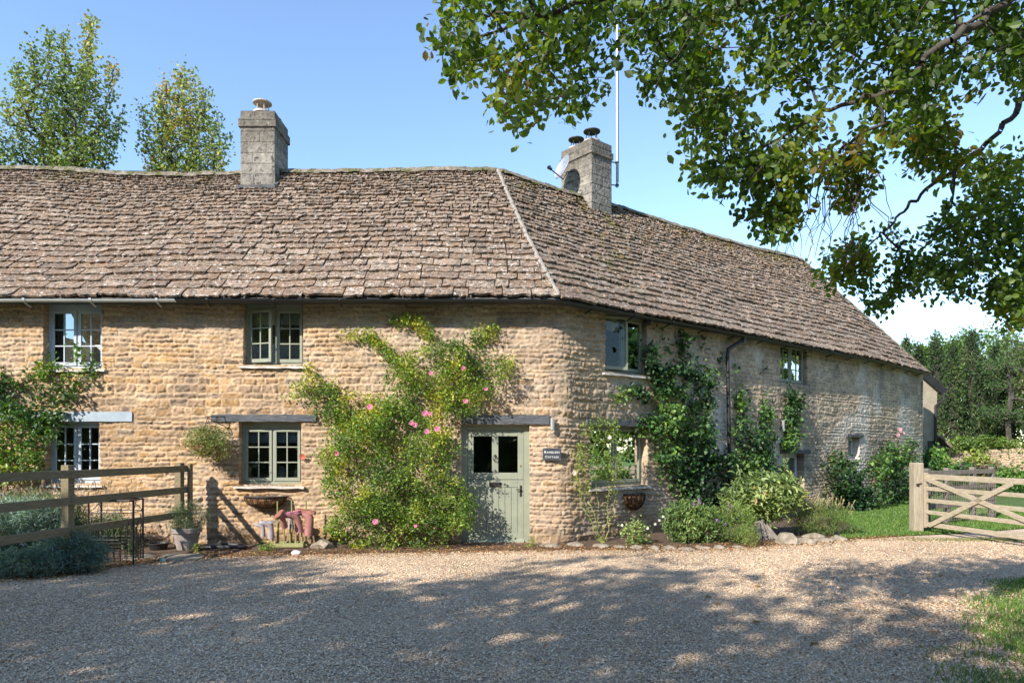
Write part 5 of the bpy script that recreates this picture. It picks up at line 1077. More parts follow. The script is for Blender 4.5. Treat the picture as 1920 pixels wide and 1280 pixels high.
rr = np.random.RandomState(55); hd = np.stack([rr.uniform(-34, 24, 2600), -13+rr.uniform(-.7, .7, 2600), 2.9*rr.rand(2600)**.8], -1)
plant('hedge', 'unseen hedge added far behind the viewpoint for darker reflections', 'hedge', (-5, -13, 0), [[(-34+x, -13, .2) for x in np.linspace(0, 58, 60)]], hd, dict(seg=.6, seed=5, rtip=.01, rmax=.05), dict(per=9, spread=.2, size=.36, pal=GR, wts=[.35, .35, .2, .1], wr=.8, up=.3, clump=.4), leafm='leafd')  # hedge added out of view so the door and window glass reflect darker

for k, (x, y, lab) in enumerate(((30, 9, 'nearest added oak out of view beyond the right edge'), (36, 19, 'middle added oak out of view beyond the right edge'), (42, 32, 'farthest added oak out of view beyond the right edge'))):
    tree('oak_tree', lab, (x, y, 0), 13, ballcrown((x, y, 6.6), (4.5, 5.6, 6.2), 16), 380, dict(per=11, spread=.5, size=.62, pal=GR, wts=[.3, .35, .25, .1], wr=.8, up=.3, clump=.3), 120+k, 'leafd', 'added oaks out of view to the right', rtip=.04, rmax=.4, seg=1.2, trunkh=.3)  # unseen oaks added to fill the wing window reflections
# ------------------------------------------------------------------ plants on and around the cottage
ROSE = [(.06, .13, .018), (.13, .23, .028), (.25, .35, .04), (.40, .44, .05), (.55, .48, .06)]
VINE = [(.022, .065, .018), (.045, .115, .025), (.085, .19, .035), (.17, .29, .05)]
def strand(pts, out=.05, n=6, jit=.012, seed=0):
    rr = np.random.RandomState(seed+int(abs(pts[0][0]))); pts = np.array(pts, float); d = np.concatenate([[0], np.cumsum(np.linalg.norm(np.diff(pts, axis=0), axis=1))]); m = max(3, int(d[-1]/14))
    s = np.linspace(0, d[-1], m); return [onwall(np.interp(q, d, pts[:, 0])+rr.normal(0, 1.5), np.interp(q, d, pts[:, 1])+rr.normal(0, 1.0), out+rr.uniform(-jit, jit)) for q in s]
def wpoly(poly, n, rr, o0, o1, gap=0, gs=.02, seed=5): return polysample(poly, n, rr, lambda x, y: onwall(x, y, o0+(o1-o0)*rr.rand()), gap, gs, seed)
rr = np.random.RandomState(5)
base = onwall(745, 1019, .35); base[2] = 0
roots = [[base, onwall(742, 960, .3), onwall(735, 900, .25), onwall(740, 830, .2), onwall(765, 760, .12), onwall(760, 690, .08)], [base, onwall(790, 950, .3), onwall(820, 860, .2), onwall(860, 770, .12), onwall(880, 700, .10), onwall(900, 640, .06)],
         [base+(-.1, 0, 0), onwall(690, 930, .25), onwall(670, 850, .2), onwall(660, 780, .1), onwall(620, 730, .06), onwall(560, 738, .05)]]
st = [strand(p, .06) for p in ([(770, 700), (735, 665), (700, 635), (660, 622), (638, 632)], [(800, 660), (815, 632), (790, 606), (755, 600), (735, 606)], [(735, 665), (725, 650), (690, 640)], [(880, 690), (900, 650), (930, 625), (915, 612), (880, 628)], [(620, 730), (590, 705), (575, 690)], [(640, 740), (590, 735), (548, 742), (535, 748)], [(900, 700), (940, 690), (960, 682)])]
mass = np.concatenate([
    wpoly([(640, 860), (628, 835), (640, 800), (700, 780), (745, 770), (840, 800), (868, 830), (858, 880), (880, 920), (892, 950), (880, 985), (845, 1000), (825, 1025), (780, 1030), (735, 1018), (680, 1030), (655, 1000), (620, 985), (645, 950), (622, 920), (628, 880)], 900, rr, .12, .75, .95, .035),
    wpoly([(600, 845), (640, 830), (650, 880), (610, 870)], 40, rr, .08, .3), wpoly([(730, 700), (790, 655), (850, 645), (900, 660), (960, 680), (962, 720), (940, 745), (905, 770), (860, 790), (800, 800), (750, 790), (715, 760)], 430, rr, .07, .42, .9, .045),
    wpoly([(560, 735), (590, 725), (640, 735), (700, 745), (740, 760), (730, 810), (690, 830), (640, 810), (600, 790), (570, 760)], 190, rr, .05, .28, .7, .03), wpoly([(640, 628), (700, 625), (730, 655), (700, 650)], 34, rr, .05, .14), wpoly([(735, 600), (800, 596), (818, 640), (800, 640), (780, 612), (740, 612)], 42, rr, .05, .14),
    wpoly([(878, 622), (940, 612), (930, 640), (890, 650)], 30, rr, .05, .14), wpoly([(548, 728), (600, 700), (640, 725), (600, 750)], 34, rr, .05, .16), wpoly([(860, 950), (893, 930), (888, 985), (860, 990)], 30, rr, .35, .6), wpoly([(575, 680), (590, 700), (600, 712), (580, 702)], 8, rr, .05, .1), wpoly([(720, 650), (745, 665), (770, 710), (735, 700)], 26, rr, .05, .2)])
ro_, Pn, rd = plant('climbing_rose', 'big climbing rose with pink blooms spreading over the wall left of the door', 'climbing rose', base, roots+st, mass, dict(seg=.10, jit=.14, seed=11, rtip=.0016, rmax=.03), dict(per=15, spread=np.array([.055, .05, .055]), size=.048, pal=ROSE, wts=[.26, .31, .26, .13, .04], wr=.62, up=.5, out=np.array([-.2, -.7, .3]), clump=3.2, var=.28), stemm='stem', thresh=.012)
for k, (x, y, s_) in enumerate(((694, 763, 1), (772, 793, .9), (797, 775, 1.1), (806, 776, .8), (820, 804, 1), (801, 809, .9), (704, 978, 1), (632, 850, .8), (808, 700, .75), (869, 691, .8), (873, 752, .85), (911, 729, .7), (779, 797, .9), (779, 985, .6))):
    c = onwall(x, y, .82 if y > 800 and 640 < x < 850 else (.60 if y > 740 else .45)); u_ = U(x); c = S(x, y, c[1]); blossom(c, .050*s_, (.74, .27, .42), 'rose_bloom', ro_, k)
# corner rose on tall canes
rr = np.random.RandomState(6); base = onwall(1105, 1023, .34); base[2] = 0
canes = [[(1104, 1022), (1085, 980), (1068, 930), (1064, 880), (1070, 840)], [(1106, 1022), (1092, 950), (1084, 900), (1090, 850), (1105, 800)], [(1108, 1022), (1100, 960), (1098, 890), (1110, 830), (1130, 785)], [(1110, 1022), (1120, 950), (1126, 900), (1140, 870)], [(1112, 1022), (1128, 970), (1136, 930), (1130, 890), (1120, 850)], [(1105, 1022), (1098, 1000), (1080, 940), (1076, 905)]]
roots = []
for c in canes: q = strand(c, .26, jit=.05, seed=4); q[0] = base+rr.normal(0, .02, 3)*(1, 1, 0); roots.append(q)
mass = np.concatenate([wpoly([(1062, 800), (1110, 785), (1135, 780), (1145, 800), (1150, 840), (1135, 880), (1110, 895), (1075, 870), (1065, 850)], 85, rr, .15, .45, .6, .04), wpoly([(1060, 850), (1080, 850), (1078, 930), (1062, 920)], 22, rr, .2, .4), wpoly([(1125, 870), (1148, 860), (1140, 920), (1125, 930)], 16, rr, .2, .4)])
co_, _, _ = plant('corner_rose', 'leggy rose on bare green canes with lime leaves at the cottage corner', 'rose bush', base, roots, mass, dict(seg=.10, jit=.12, seed=12, rtip=.0022, rmax=.009, pw=.4), dict(per=8, spread=.038, size=.050, pal=[(.10, .17, .03), (.17, .26, .035), (.26, .33, .05), (.36, .36, .06)], wts=[.25, .35, .28, .12], wr=.55, up=.5, out=np.array([-.2, -.5, .3]), clump=2), stemm='gstem', thresh=.0052)
blossom(S(1078, 886, base[1]-.1), .05, (.75, .68, .70), 'white_bloom', co_, 3); blossom(S(1143, 820, base[1]-.1), .035, (.75, .70, .70), 'white_bloom', co_, 4)
# climber round the white ground floor window
rr = np.random.RandomState(8); base = onwall(20, 1000, .3); base[2] = 0
roots = [[base, onwall(18, 900, .2), onwall(15, 800, .1), onwall(30, 740, .08)], [base+(.1, 0, 0), onwall(60, 900, .35), onwall(70, 840, .3)]]
st = [strand(p, .06) for p in ([(30, 740), (60, 700), (100, 690), (150, 700)], [(20, 760), (90, 760), (150, 725), (185, 700)], [(60, 700), (90, 680), (98, 672)], [(150, 720), (180, 700), (175, 672), (160, 655), (143, 645)], [(15, 770), (60, 790), (110, 790)], [(15, 760), (5, 720), (10, 700)])]
mass = np.concatenate([wpoly([(-40, 700), (20, 715), (70, 760), (80, 780), (100, 800), (100, 880), (60, 905), (-40, 910)], 240, rr, .08, .42, .6, .03), wpoly([(-30, 700), (40, 705), (100, 690), (165, 700), (185, 730), (140, 760), (60, 745), (0, 745)], 70, rr, .05, .2, .85, .05), wpoly([(60, 760), (110, 770), (150, 770), (110, 810), (85, 830)], 46, rr, .07, .3, .7, .04), wpoly([(90, 675), (110, 680), (100, 700), (80, 695)], 8, rr, .05, .1), wpoly([(150, 650), (180, 685), (170, 700), (145, 665)], 9, rr, .05, .12), wpoly([(100, 800), (130, 800), (120, 830), (100, 830)], 14, rr, .2, .35)])
plant('fruit_climber', 'glossy dark-leaved climber sprawling over the white window at the far left', 'climber', base, roots+st, mass, dict(seg=.11, jit=.15, seed=13, rtip=.002, rmax=.022), dict(per=8, spread=.055, size=.070, pal=[(.04, .10, .02), (.08, .17, .03), (.14, .25, .04), (.28, .32, .06)], wts=[.35, .35, .22, .08], wr=.62, up=.5, out=np.array([-.2, -.6, .2]), clump=2, shape=6), thresh=.010)
# vines on the wing wall
rr = np.random.RandomState(9); base = onwall(1330, 945, .25); base[2] = 0
roots = [[base, onwall(1300, 880, .1), onwall(1282, 800, .06), onwall(1278, 720, .05), onwall(1277, 650, .05), onwall(1270, 628, .05)], [base+(.3, .2, 0), onwall(1370, 880, .12), onwall(1385, 820, .08), onwall(1378, 760, .05), onwall(1376, 690, .04)], [base+(1.2, 1, 0), onwall(1430, 890, .1), onwall(1432, 800, .05), onwall(1428, 740, .04), onwall(1427, 692, .04)], [base+(1.6, 1.3, 0), onwall(1465, 880, .1), onwall(1470, 800, .06), onwall(1476, 740, .05), onwall(1478, 718, .04)]]
st = [strand(p, .05) for p in ([(1282, 800), (1250, 760), (1225, 710), (1210, 650), (1200, 645)], [(1278, 690), (1250, 660), (1235, 620), (1228, 605)], [(1278, 700), (1310, 660), (1320, 630)], [(1282, 790), (1320, 740), (1345, 700), (1350, 670)], [(1300, 800), (1225, 790), (1190, 795)], [(1230, 760), (1200, 735), (1165, 735), (1145, 745)], [(1385, 780), (1400, 760), (1405, 740)], [(1478, 800), (1492, 770), (1500, 750)], [(1470, 835), (1488, 815), (1496, 790)])]
mass = np.concatenate([wpoly([(1225, 760), (1280, 770), (1330, 750), (1350, 790), (1400, 800), (1430, 850), (1466, 880), (1472, 905), (1470, 930), (1430, 950), (1330, 965), (1290, 945), (1240, 900), (1212, 850), (1208, 800)], 560, rr, .05, .40, .95, .035), wpoly([(1215, 700), (1250, 690), (1345, 690), (1350, 740), (1330, 770), (1260, 775), (1225, 760)], 150, rr, .04, .20, 1.0, .045), wpoly([(1200, 640), (1222, 650), (1240, 710), (1222, 730), (1208, 690)], 40, rr, .04, .16), wpoly([(1268, 625), (1292, 632), (1290, 680), (1270, 690)], 20, rr, .04, .12), wpoly([(1145, 745), (1165, 732), (1205, 728), (1212, 745), (1170, 742), (1150, 752)], 24, rr, .04, .1),
                       wpoly([(1368, 720), (1392, 730), (1395, 800), (1370, 800)], 34, rr, .04, .12), wpoly([(1420, 750), (1440, 760), (1442, 850), (1418, 850)], 54, rr, .04, .16), wpoly([(1466, 730), (1494, 740), (1486, 800), (1478, 845), (1458, 845), (1470, 790)], 90, rr, .04, .2), wpoly([(1185, 788), (1225, 785), (1235, 810), (1200, 808)], 22, rr, .05, .16)])
vx_ = 960+F*mass[:, 0]/mass[:, 1]; vy_ = HZ-(mass[:, 2]-EYE)*F/mass[:, 1]; mass = mass[~((vx_ > 1338) & (vx_ < 1380) & (vy_ < 850))]
plant('wall_vine', 'dark green vine fanning up the shaded wing wall around the downpipe', 'climber', base, roots+st, mass, dict(seg=.13, jit=.13, seed=14, rtip=.0022, rmax=.02), dict(per=8, spread=.065, size=.085, pal=VINE, wts=[.38, .34, .2, .08], wr=.75, up=.4, out=np.array([-.5, -.6, -.1]), down=.3, clump=1.6, shape=6), thresh=.010)
rr = np.random.RandomState(10)
def bushvine(px, poly, n, label, nm, pal, seed, size=.09, oo=.6, extra=(), cat='shrub', per=9):
    base = onwall(px, 960, .3); base[2] = 0; top = min(y for x, y in poly); roots = [[base, onwall(px, 930, .15), onwall(px, (930+top)/2, .08), onwall(px+2, top+5, .05)]]
    m_ = wpoly(poly, n, np.random.RandomState(seed), .05, oo, .75, .04, seed)
    return plant(nm, label, cat, base, roots+[strand(e, .06) for e in extra], m_, dict(seg=.15, jit=.13, seed=seed, rtip=.0025, rmax=.02), dict(per=per, spread=.075, size=size, pal=pal, wts=[.35, .34, .21, .1], wr=.7, up=.4, out=np.array([-.5, -.5, 0]), clump=1.5, shape=6), thresh=.012)
bushvine(1560, [(1535, 870), (1555, 855), (1580, 850), (1602, 900), (1610, 960), (1600, 980), (1550, 985), (1530, 960), (1540, 920)], 210, 'dark bushy climbing plant below the slit window on the far wing', 'wing_climber', VINE, 31, .10, .7)
b2_, _, _ = bushvine(1660, [(1615, 900), (1618, 860), (1650, 825), (1680, 830), (1690, 880), (1705, 930), (1708, 970), (1640, 978), (1612, 960)], 230, 'dark rose against the far wing just left of the gate post', 'wing_rose', VINE, 32, .09, .7)
for k, (x, y) in enumerate(((1680, 805), (1686, 812), (1676, 815))): blossom(onwall(x, y, .1), .065, (.60, .36, .42), 'pink_bloom', b2_, k)
for k, (x, y) in enumerate(((1705, 918), (1706, 958), (1590, 938))): blossom(onwall(x, y, .5), .05, (.6, .62, .6), 'white_bloom', b2_, k+5)
g = Geo()
# ---- shrubs and herbs in the bed
def shrub(nm, label, px, py, r, n, pal, wts, size, seed, per=10, wr=.35, shape=4, out=None, zc=None, cat='shrub', spread=.045, leafm='leaf', axis=None, hollow=.55, group=None, up=.5, clump=2.0, var=.25, stemm='stem'):
    rr = np.random.RandomState(seed); b_ = G(px, py); c = b_+np.array([0, r[1]*.8, zc if zc is not None else r[2]*.75])
    m_ = np.concatenate([ellip(c, np.array(r)*(.86+.28*rr.rand()), n//2, rr, hollow), ellip(c+np.array([rr.uniform(-.3, .3)*r[0], 0, .12*r[2]]), np.array(r)*.9, n//2, rr, hollow)])
    base = np.array([c[0], c[1], 0]); rts = [[base+(.03, 0, 0), base+np.array([0, 0, c[2]*.5])]]
    return plant(nm, label, cat, base, rts, m_, dict(seg=.09, jit=.14, seed=seed, rtip=.0018, rmax=.012), dict(per=per, spread=spread, size=size, pal=pal, wts=wts, wr=wr, up=up, out=out, clump=clump, var=var, shape=shape, axis=axis), leafm=leafm, stemm=stemm, group=group, thresh=.02)
HEB = [(.08, .15, .04), (.15, .24, .06), (.24, .34, .10), (.35, .42, .15)]
h1, _, _ = shrub('hebe', 'rounded leafy hebe with a few purple flowers below the vine', 1308, 1020, (.50, .36, .40), 300, HEB, [.3, .34, .24, .12], .075, 51, wr=.32, axis=(0, -.2, .7), shape=6)
def spike(c, h_, r, col, nm, parent, seed):
    rr = np.random.RandomState(seed); g = Geo()
    for k in range(26): z = rr.rand()*h_; a = rr.rand()*6.3; q = c+np.array([math.cos(a)*r*(1.1-z/h_), math.sin(a)*r*(1.1-z/h_), z]); g.add([q, q+rr.normal(0, .012, 3), q+rr.normal(0, .014, 3)+(0, 0, .008)], [[[0, 1, 2]]], np.array(col)*rr.uniform(.7, 1.3))
    part(nm, g, M['petal'], parent)
for k, (x, y) in enumerate(((1310, 938), (1300, 945), (1366, 948), (1371, 952))): spike(S(x, y+8, G(1308, 1020)[1]+.05), .12, .022, (.40, .18, .48), 'flower_spike', h1, k)
for k, (x, y) in enumerate(((1360, 985), (1346, 978))): spike(S(x, y, G(1308, 1020)[1]-.05), .04, .03, (.36, .20, .5), 'flower_spike', h1, k+9)
shrub('catmint', 'fresh green feathery herb bush between the hebe and the split logs', 1386, 1022, (.34, .30, .38), 230, [(.07, .15, .025), (.13, .23, .035), (.21, .31, .05), (.30, .37, .08)], [.3, .34, .24, .12], .045, 52, per=14, wr=.25, axis=(0, 0, 1.1), spread=.04)
shrub('herb', 'small upright green herb in front of the split logs', 1412, 1026, (.14, .12, .17), 60, [(.08, .14, .03), (.13, .2, .04), (.2, .27, .06), (.28, .33, .09)], [.3, .34, .24, .12], .04, 53, per=12, wr=.25, axis=(0, 0, 1.2), spread=.03)
shrub('viburnum', 'tall pale-leaved shrub standing above the split logs and boulder', 1440, 1012, (.70, .5, .44), 400, [(.11, .17, .05), (.20, .28, .08), (.33, .40, .13), (.42, .45, .18), (.40, .22, .10)], [.27, .32, .24, .13, .04], .105, 54, per=7, wr=.38, shape=6, zc=.74, spread=.06)
h2, _, _ = shrub('lavender', 'sprawling lavender with pale spent flower spikes at the end of the bed', 1545, 1008, (.62, .42, .36), 300, [(.07, .14, .025), (.13, .21, .035), (.21, .29, .06), (.30, .35, .11)], [.3, .34, .24, .12], .055, 55, per=13, wr=.16, axis=(.1, -.1, 1.0), spread=.045)
rr = np.random.RandomState(15); g = Geo()
for k in range(90): c = G(1545, 1008)+np.array([rr.uniform(-.5, .65), rr.uniform(.1, .7), rr.uniform(.35, .55)]); d = np.array([rr.normal(.04, .05), rr.normal(0, .04), rr.uniform(.12, .28)]); g.tube([c, c+d*.6, c+d], [.0025, .003, .009], 4, (.36, .31, .16))
part('spent_spikes', g, M['leafd'], h2); spike(S(1535, 952, 12.9), .16, .05, (.38, .2, .42), 'flower_spike', h2, 4); spike(S(1526, 956, 12.9), .10, .05, (.38, .2, .42), 'flower_spike', h2, 5)
h3, _, _ = shrub('patio_rose', 'small bright rose with a few white blooms near the row of edging stones', 1196, 1022, (.20, .18, .23), 70, HEB, [.3, .3, .25, .15], .055, 56, per=7, wr=.6, spread=.04)
for k, (x, y) in enumerate(((1166, 984), (1236, 975), (1228, 982), (1243, 968), (1214, 990))): blossom(S(x, y, 11.5), .024, (.72, .70, .68), 'white_bloom', h3, k)
shrub('seedling', 'tuft of green weed at the right foot of the door frame', 999, 1026, (.05, .04, .08), 16, ROSE[:4], [.3, .3, .25, .15], .05, 57, per=5, cat='weed'); shrub('seedling', 'leafy weed in front of the boot rack', 500, 1034, (.10, .07, .06), 26, ROSE[:4], [.3, .3, .25, .15], .06, 58, per=6, cat='weed')
shrub('seedling', 'small green weed beside the clay pot', 366, 1036, (.07, .06, .05), 16, ROSE[:4], [.3, .3, .25, .15], .05, 59, per=6, cat='weed'); shrub('seedling', 'fern-like weed inside the wire stand', 246, 1043, (.12, .09, .12), 34, ROSE[:4], [.3, .3, .25, .15], .055, 60, per=6, cat='weed')
shrub('seedling', 'low green plant at the lawn end of the bed beyond the lavender', 1606, 1004, (.22, .16, .08), 50, HEB, [.3, .3, .25, .15], .06, 61, per=7, cat='weed')
SAN = [(.10, .17, .15), (.16, .25, .22), (.24, .34, .30), (.33, .42, .37)]; LAV = [(.09, .15, .08), (.14, .22, .12), (.21, .29, .17), (.30, .35, .22)]
shrub('santolina', 'large silvery blue-green cushion between the fence posts at the left edge', 0, 1052, (.80, .55, .50), 700, SAN, [.3, .34, .24, .12], .075, 62, per=18, wr=.2, spread=.05, axis=(0, 0, .7), clump=1.2)
shrub('santolina', 'low silvery cushion in front of the bottom rail by the second fence post', 112, 1079, (.46, .20, .30), 300, SAN, [.3, .34, .24, .12], .065, 63, per=18, wr=.2, spread=.045, axis=(0, 0, .6), clump=1.2)
shrub('santolina', 'blue-green tuft spilling onto the gravel at the bottom left', 20, 1086, (.50, .16, .20), 220, SAN, [.4, .34, .2, .06], .065, 64, per=16, wr=.2, spread=.045, axis=(0, 0, .6), clump=1.2)
shrub('catmint', 'grey-green catmint behind the wire stand and fence', 195, 1032, (.42, .3, .30), 320, LAV, [.3, .34, .24, .12], .06, 65, per=15, wr=.25, axis=(0, 0, .8), clump=1.3)
h4, _, _ = shrub('lavender', 'tall lavender with beige spent spikes behind the fence at the left', 60, 1040, (.8, .45, .50), 480, LAV, [.3, .34, .24, .12], .08, 66, per=14, wr=.18, axis=(0, 0, 1.1), zc=.42, clump=1.2)
g = Geo(); rr = np.random.RandomState(16)
for k in range(190): c = G(60, 1040)+np.array([rr.uniform(-1.0, 1.3), rr.uniform(.1, .7), rr.uniform(.55, .85)]); d = np.array([rr.normal(.02, .06), rr.normal(0, .05), rr.uniform(.18, .36)]); g.tube([c, c+d*.72, c+d*.85, c+d], [.002, .0025, .009, .004], 4, np.array((.42, .34, .22))*rr.uniform(.6, 1.2))
part('spent_spikes', g, M['leafd'], h4)
pl = bp_+np.array([0, 0, .34]); rr = np.random.RandomState(17); tg_ = ellip(pl+(0, 0, .16), (.38, .30, .28), 230, rr, .3); tg_ = tg_[tg_[:, 2] > pl[2]-.02]
plant('potted_lavender', 'woody grey lavender growing in the weathered clay pot', 'lavender', pl, [[pl, pl+(0, 0, .08)]], tg_, dict(seg=.08, seed=67, rtip=.0018, rmax=.01), dict(per=12, spread=.035, size=.045, pal=LAV, wts=[.3, .3, .25, .15], wr=.16, up=.3, axis=(0, 0, .8), clump=2), thresh=.01)
tg_ = np.concatenate([ellip(hp_+(0, -.02, .10), (.42, .26, .25), 230, rr, .3), ellip(hp_+(.14, -.05, -.05), (.34, .2, .22), 90, rr, .4)])
plant('basket_plant', 'wispy trailing plant with dry brown stems filling the hanging basket', 'plant', hp_, [[hp_, hp_+(0, 0, .03)]], tg_, dict(seg=.07, seed=68, rtip=.0015, rmax=.006), dict(per=10, spread=.035, size=.045, pal=[(.09, .14, .03), (.16, .22, .05), (.25, .30, .07), (.20, .11, .06)], wts=[.28, .3, .22, .2], wr=.35, up=.3, clump=2), thresh=.008)
pp_ = p4p; g = Geo(); gp2 = thing('houseplant', 'potted green plant inside the window over the boots', 'houseplant', pp_); g.lathe(pp_, [(0, 0), (.06, 0), (.075, .09), (.065, .09), (0, .08)], 14); part('pot', g, M['terra'], gp2)
rr = np.random.RandomState(18); nd = ellip(pp_+(0, 0, .2), (.11, .09, .11), 60, rr, .3); V, Fs, C = foliage(nd, 5, .02, .05, VINE[1:], [.4, .4, .2], rr, wr=.7); put('foliage', link_mesh('foliage', V, Fs, M['leaf'], C), gp2)
# garden beyond the gate
for k, (px_, py_, r_, lab, pal) in enumerate(((1800, 925, (.9, .5, .62), 'purple-flowered clump left of centre beyond the mesh fence', VINE), (1842, 920, (.55, .4, .85), 'lime green shrub against the garden wall', [(.10, .16, .03), (.17, .24, .04), (.25, .31, .06), (.3, .33, .08)]), (1880, 925, (1.0, .5, .6), 'bronze and purple shrub in front of the garden wall', [(.10, .06, .04), (.14, .10, .05), (.10, .14, .05), (.2, .14, .09)]), (1918, 932, (.7, .5, .5), 'dark green mound at the right edge before the garden wall', VINE), (1757, 930, (.5, .4, .9), 'shrub against the annexe wall behind the gate post', VINE))):
    b_ = G(px_, py_); hs, _, _ = shrub('garden_shrub', lab, px_, py_, r_, 150, pal, [.3, .34, .24, .12], .14, 70+k, per=9, wr=.6, spread=.12, leafm='leafd', clump=1)
    if k in (0, 2):
        rr = np.random.RandomState(k)
        for q in range(9): spike(b_+np.array([rr.uniform(-.8, .8)*r_[0], .1, r_[2]*rr.uniform(1.2, 1.7)]), .12, .11, (.36, .16, .34), 'flower_head', hs, q)

# ------------------------------------------------------------------ gravel, grass, litter
rr = np.random.RandomState(21)
def scatter_in(n, fn):
    out = []; c = 0
    while c < n: q = fn(n); out.append(q); c += len(q)
    return np.concatenate(out)[:n]
DP = np.array(drive)
def gpts(n, y0, y1):
    def f(m):
        # density falls with distance from the view
        Y = y0+(y1-y0)*rr.rand(m)**1.0; X = (rr.rand(m)*2-1)*Y*.80; k = inpoly(X, Y, DP); return np.stack([X[k], Y[k]], -1)
    return scatter_in(n, f)
gp_ = np.concatenate([gpts(165000, 4.2, 7.6), gpts(125000, 7.6, 12.4)]); n = len(gp_)
oct_ = np.array([[1, 0, 0], [0, 1, 0], [-1, 0, 0], [0, -1, 0], [0, 0, 1], [0, 0, -1]], float); of = np.array([[0, 1, 4], [1, 2, 4], [2, 3, 4], [3, 0, 4]])
sz = (.0048+.0075*rr.rand(n)**1.6)[:, None, None]; sc3 = np.stack([.8+.7*rr.rand(n), .6+.5*rr.rand(n), .45+.4*rr.rand(n)], -1)[:, None]
Q = oct_[None]*sc3*sz*(1+.35*(rr.rand(n, 6, 1)-.5)); Q[:, 4, :2] += rr.normal(0, .3, (n, 2))*sz[:, 0]; Q[:, 4, 2] *= .8
a = rr.rand(n)*6.283; ca, sa = np.cos(a)[:, None], np.sin(a)[:, None]; tl = rr.normal(0, .35, (n, 1)); x, y, z = Q[..., 0], Q[..., 1], Q[..., 2]
z = z+x*tl; X = x*ca-y*sa+gp_[:, :1]; Y = x*sa+y*ca+gp_[:, 1:]; Zv = z+.002+.006*rr.rand(n, 1)
tc_ = np.interp(gp_[:, 0], [-12, -6, 0, 4, 7, 12], [7.6, 8.0, 8.6, 9.4, 10.1, 11.0]); trk = np.exp(-((gp_[:, 1]-tc_+.0)/.22)**2)+np.exp(-((gp_[:, 1]-tc_+1.35)/.24)**2); trk = trk*(.5+.9*vn(gp_, .8, 6)); Q *= (1-.45*np.clip(trk, 0, 1))[:, None, None]
low = (fbm(gp_, .35, 5, 3)-.5)+.22*np.clip(trk, 0, 1); pal = np.array(GRAVC+[(.66, .58, .48), (.46, .31, .19), (.26, .22, .19)]); cc = pal[rr.randint(len(pal), size=n)]*(.85+.35*rr.rand(n, 1))*np.array([1.07, 1.0, .90])*(1+.5*low[:, None])
brn = (rr.rand(n) < np.clip(.03+.16*sstep(2.0, 5, gp_[:, 0])*sstep(8.5, 6.5, gp_[:, 1])+.05*sstep(2.5, 6, gp_[:, 0])+.12*sstep(9.6, 11, gp_[:, 1]), 0, .25)); cc[brn] = np.array([.30, .17, .09])*(.7+.6*rr.rand(brn.sum(), 1))
V = np.stack([X, Y, Zv], -1).reshape(-1, 3); Fq = (np.arange(n)[:, None, None]*6+of[None]).reshape(-1, 3)
M['chip'] = pm('gravel_chip', (.85, .85, .85), (1.1, 1.1, 1.1), 60, .9, attr=True, spec=.2, det=2)
kind(put('loose_gravel', link_mesh('loose_gravel', V, [Fq], M['chip'], np.repeat(cc, 6, 0))), 'stuff', 'loose pale gravel chips covering the drive', 'gravel')
# fallen leaf litter along the bed and the verge
def litter(P2_, rr, size, cols): 
    n = len(P2_); D = np.stack([rr.normal(0, 1, n), rr.normal(0, 1, n), rr.uniform(-.1, .35, n)], -1); P_ = np.concatenate([P2_, (.010+.012*rr.rand(n))[:, None]], 1)
    V, Fs, k = leaves(P_, D, size*(.5+rr.rand(n)), rr, .6, 6, .25, 3.0); C = np.repeat(np.array(cols)[rr.randint(len(cols), size=n)]*(.6+.8*rr.rand(n, 1)), 6, 0); return V, Fs, C
ex = np.array([e[:2] for e in EDGE[1:16]]); q = rr.rand(9000)*(len(ex)-1.001); i = q.astype(int); f_ = (q-i)[:, None]; lp = ex[i]*(1-f_)+ex[i+1]*f_; lp[:, 1] += rr.normal(.05, .26, 9000)
lq = gpts(260, 4.6, 10.5); lv = np.stack([rr.uniform(3.2, 6.4, 900), rr.uniform(4.4, 9.0, 900)], -1)
LC = [(.34, .15, .06), (.26, .12, .05), (.42, .24, .10), (.16, .08, .04), (.38, .30, .14)]
V, Fs, C = litter(np.concatenate([lp, lq, lv]), rr, .032, LC); kind(put('leaf_litter', link_mesh('leaf_litter', V, Fs, M['leafd'], C)), 'stuff', 'brown fallen leaf bits along the bed and on the gravel', 'leaf litter')
# single fallen leaves one can pick out
for k, (x, y, lab) in enumerate(((1415, 1101, 'curled tan leaf on the sunlit gravel below the boulder'), (1322, 1121, 'small brown leaf left of the curled tan leaf'), (1410, 1168, 'dark curled leaf on the shaded gravel, lower middle right'), (1519, 1210, 'largest dark leaf near the bottom of the drive'), (1759, 1081, 'flat brown leaf on the gravel near the right verge'), (1339, 1134, 'dark leaf lying lowest in the cluster left of centre right'))):
    p = G(x, y); V, Fs, _k = leaves(np.array([p+(0, 0, .012)]), np.array([[1., .2, .12]]), np.array([.085]), np.random.RandomState(k), .55, 6, .3, 4.0); me = link_mesh('fallen_leaf', V, Fs, M['leafd'], np.array((.30, .19, .06)) if k != 3 else np.array((.16, .13, .03))); me.transform(Matrix.Translation(-Vector(p))); o = bpy.data.objects.new('fallen_leaf', me); COL.objects.link(o); o.location = p; o['label'] = lab; o['category'] = 'leaf'; o['group'] = 'fallen leaves on the drive'
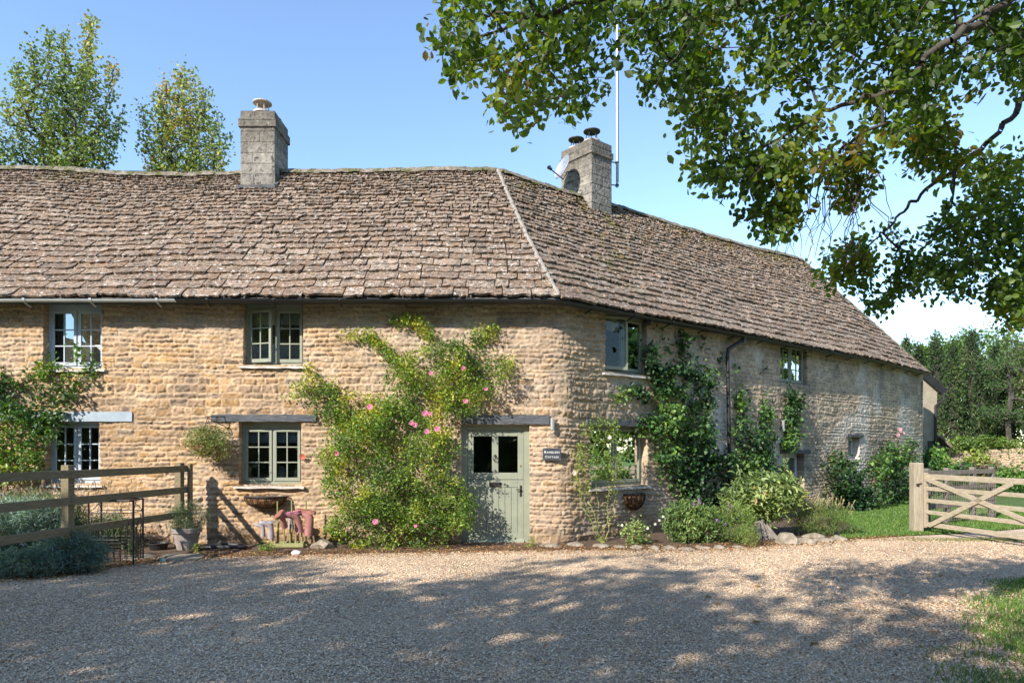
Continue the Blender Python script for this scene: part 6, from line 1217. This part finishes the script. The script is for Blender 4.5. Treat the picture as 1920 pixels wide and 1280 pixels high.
# grass
def grass(nm, P2_, h0, h1, pal, lab, seed, z=0, bw=.006):
    rr = np.random.RandomState(seed); n = len(P2_); hh = rr.uniform(h0, h1, n)*(.6+.8*vn(P2_, 2.0, 3)); a = rr.rand(n)*6.283; lean = rr.normal(0, .35, (n, 2))*hh[:, None]; bx_ = np.stack([np.cos(a), np.sin(a)], -1)*bw*(.6+.8*rr.rand(n, 1))
    p = P2_; V = np.zeros((n, 5, 3)); V[:, 0, :2] = p-bx_; V[:, 1, :2] = p+bx_; V[:, 2, :2] = p+bx_*.8+lean*.35; V[:, 3, :2] = p-bx_*.8+lean*.35; V[:, 4, :2] = p+lean; V[:, 2, 2] = V[:, 3, 2] = hh*.55; V[:, 4, 2] = hh; V[..., 2] += z
    i = np.arange(n)[:, None]*5; pal = np.array(pal); C = pal[rr.randint(len(pal), size=n)]*(.7+.6*rr.rand(n, 1)); C = np.repeat(C, 5, 0)
    kind(put(nm, link_mesh(nm, V.reshape(-1, 3), [i+np.array([[0, 1, 2, 3]]), i+np.array([[3, 2, 4]])], M['leaf'], C)), 'stuff', lab, 'grass')
GP = [(.05, .12, .015), (.08, .18, .02), (.12, .24, .03), (.20, .28, .06)]
LP = np.array(LAWN)
def lawnpts(m):
    X = rr.uniform(6.0, 14, m); Y = rr.uniform(11.8, 20, m); k = inpoly(X, Y, LP) & (rr.rand(m) < (13/Y)**2); return np.stack([X[k], Y[k]], -1)
grass('lawn_grass', scatter_in(60000, lawnpts), .03, .075, GP, 'bright green lawn grass beside the far wing', 1)
def vergepts(m):
    X = rr.uniform(2.4, 8.5, m); Y = rr.uniform(4.0, 9.6, m); dn_ = fbm(np.stack([X, Y], -1), 1.1, 33, 3); xe = np.interp(Y, [4, 4.5, 5, 5.8, 6.4, 7, 7.8, 8.5, 9.2], [2.9, 3.05, 3.25, 3.7, 4.35, 4.8, 5.35, 6.1, 8.8])
    k = rr.rand(m) < sstep(-.35, .45, X-xe)*sstep(.33, .50, dn_+.10*sstep(0, 1, X-xe)); return np.stack([X[k], Y[k]], -1)
grass('verge_grass', scatter_in(75000, vergepts), .02, .06, GP[:3]+[(.16, .2, .05)], 'patchy grass on the verge at the bottom right corner', 2, bw=.004)
def tuft(m):
    c = G(1880, 1012)[:2]; q = rr.normal(0, 1, (m, 2))*np.array([.9, .12])+c; c2 = G(1765, 1042)[:2]; q2 = rr.normal(0, 1, (m//6, 2))*np.array([.5, .15])+c2; return np.concatenate([q, q2])
grass('track_grass', scatter_in(6000, tuft), .015, .045, [(.12, .17, .04), (.18, .21, .07), (.26, .24, .10)], 'thin dry grass growing along the middle of the gravel track', 3, bw=.004)
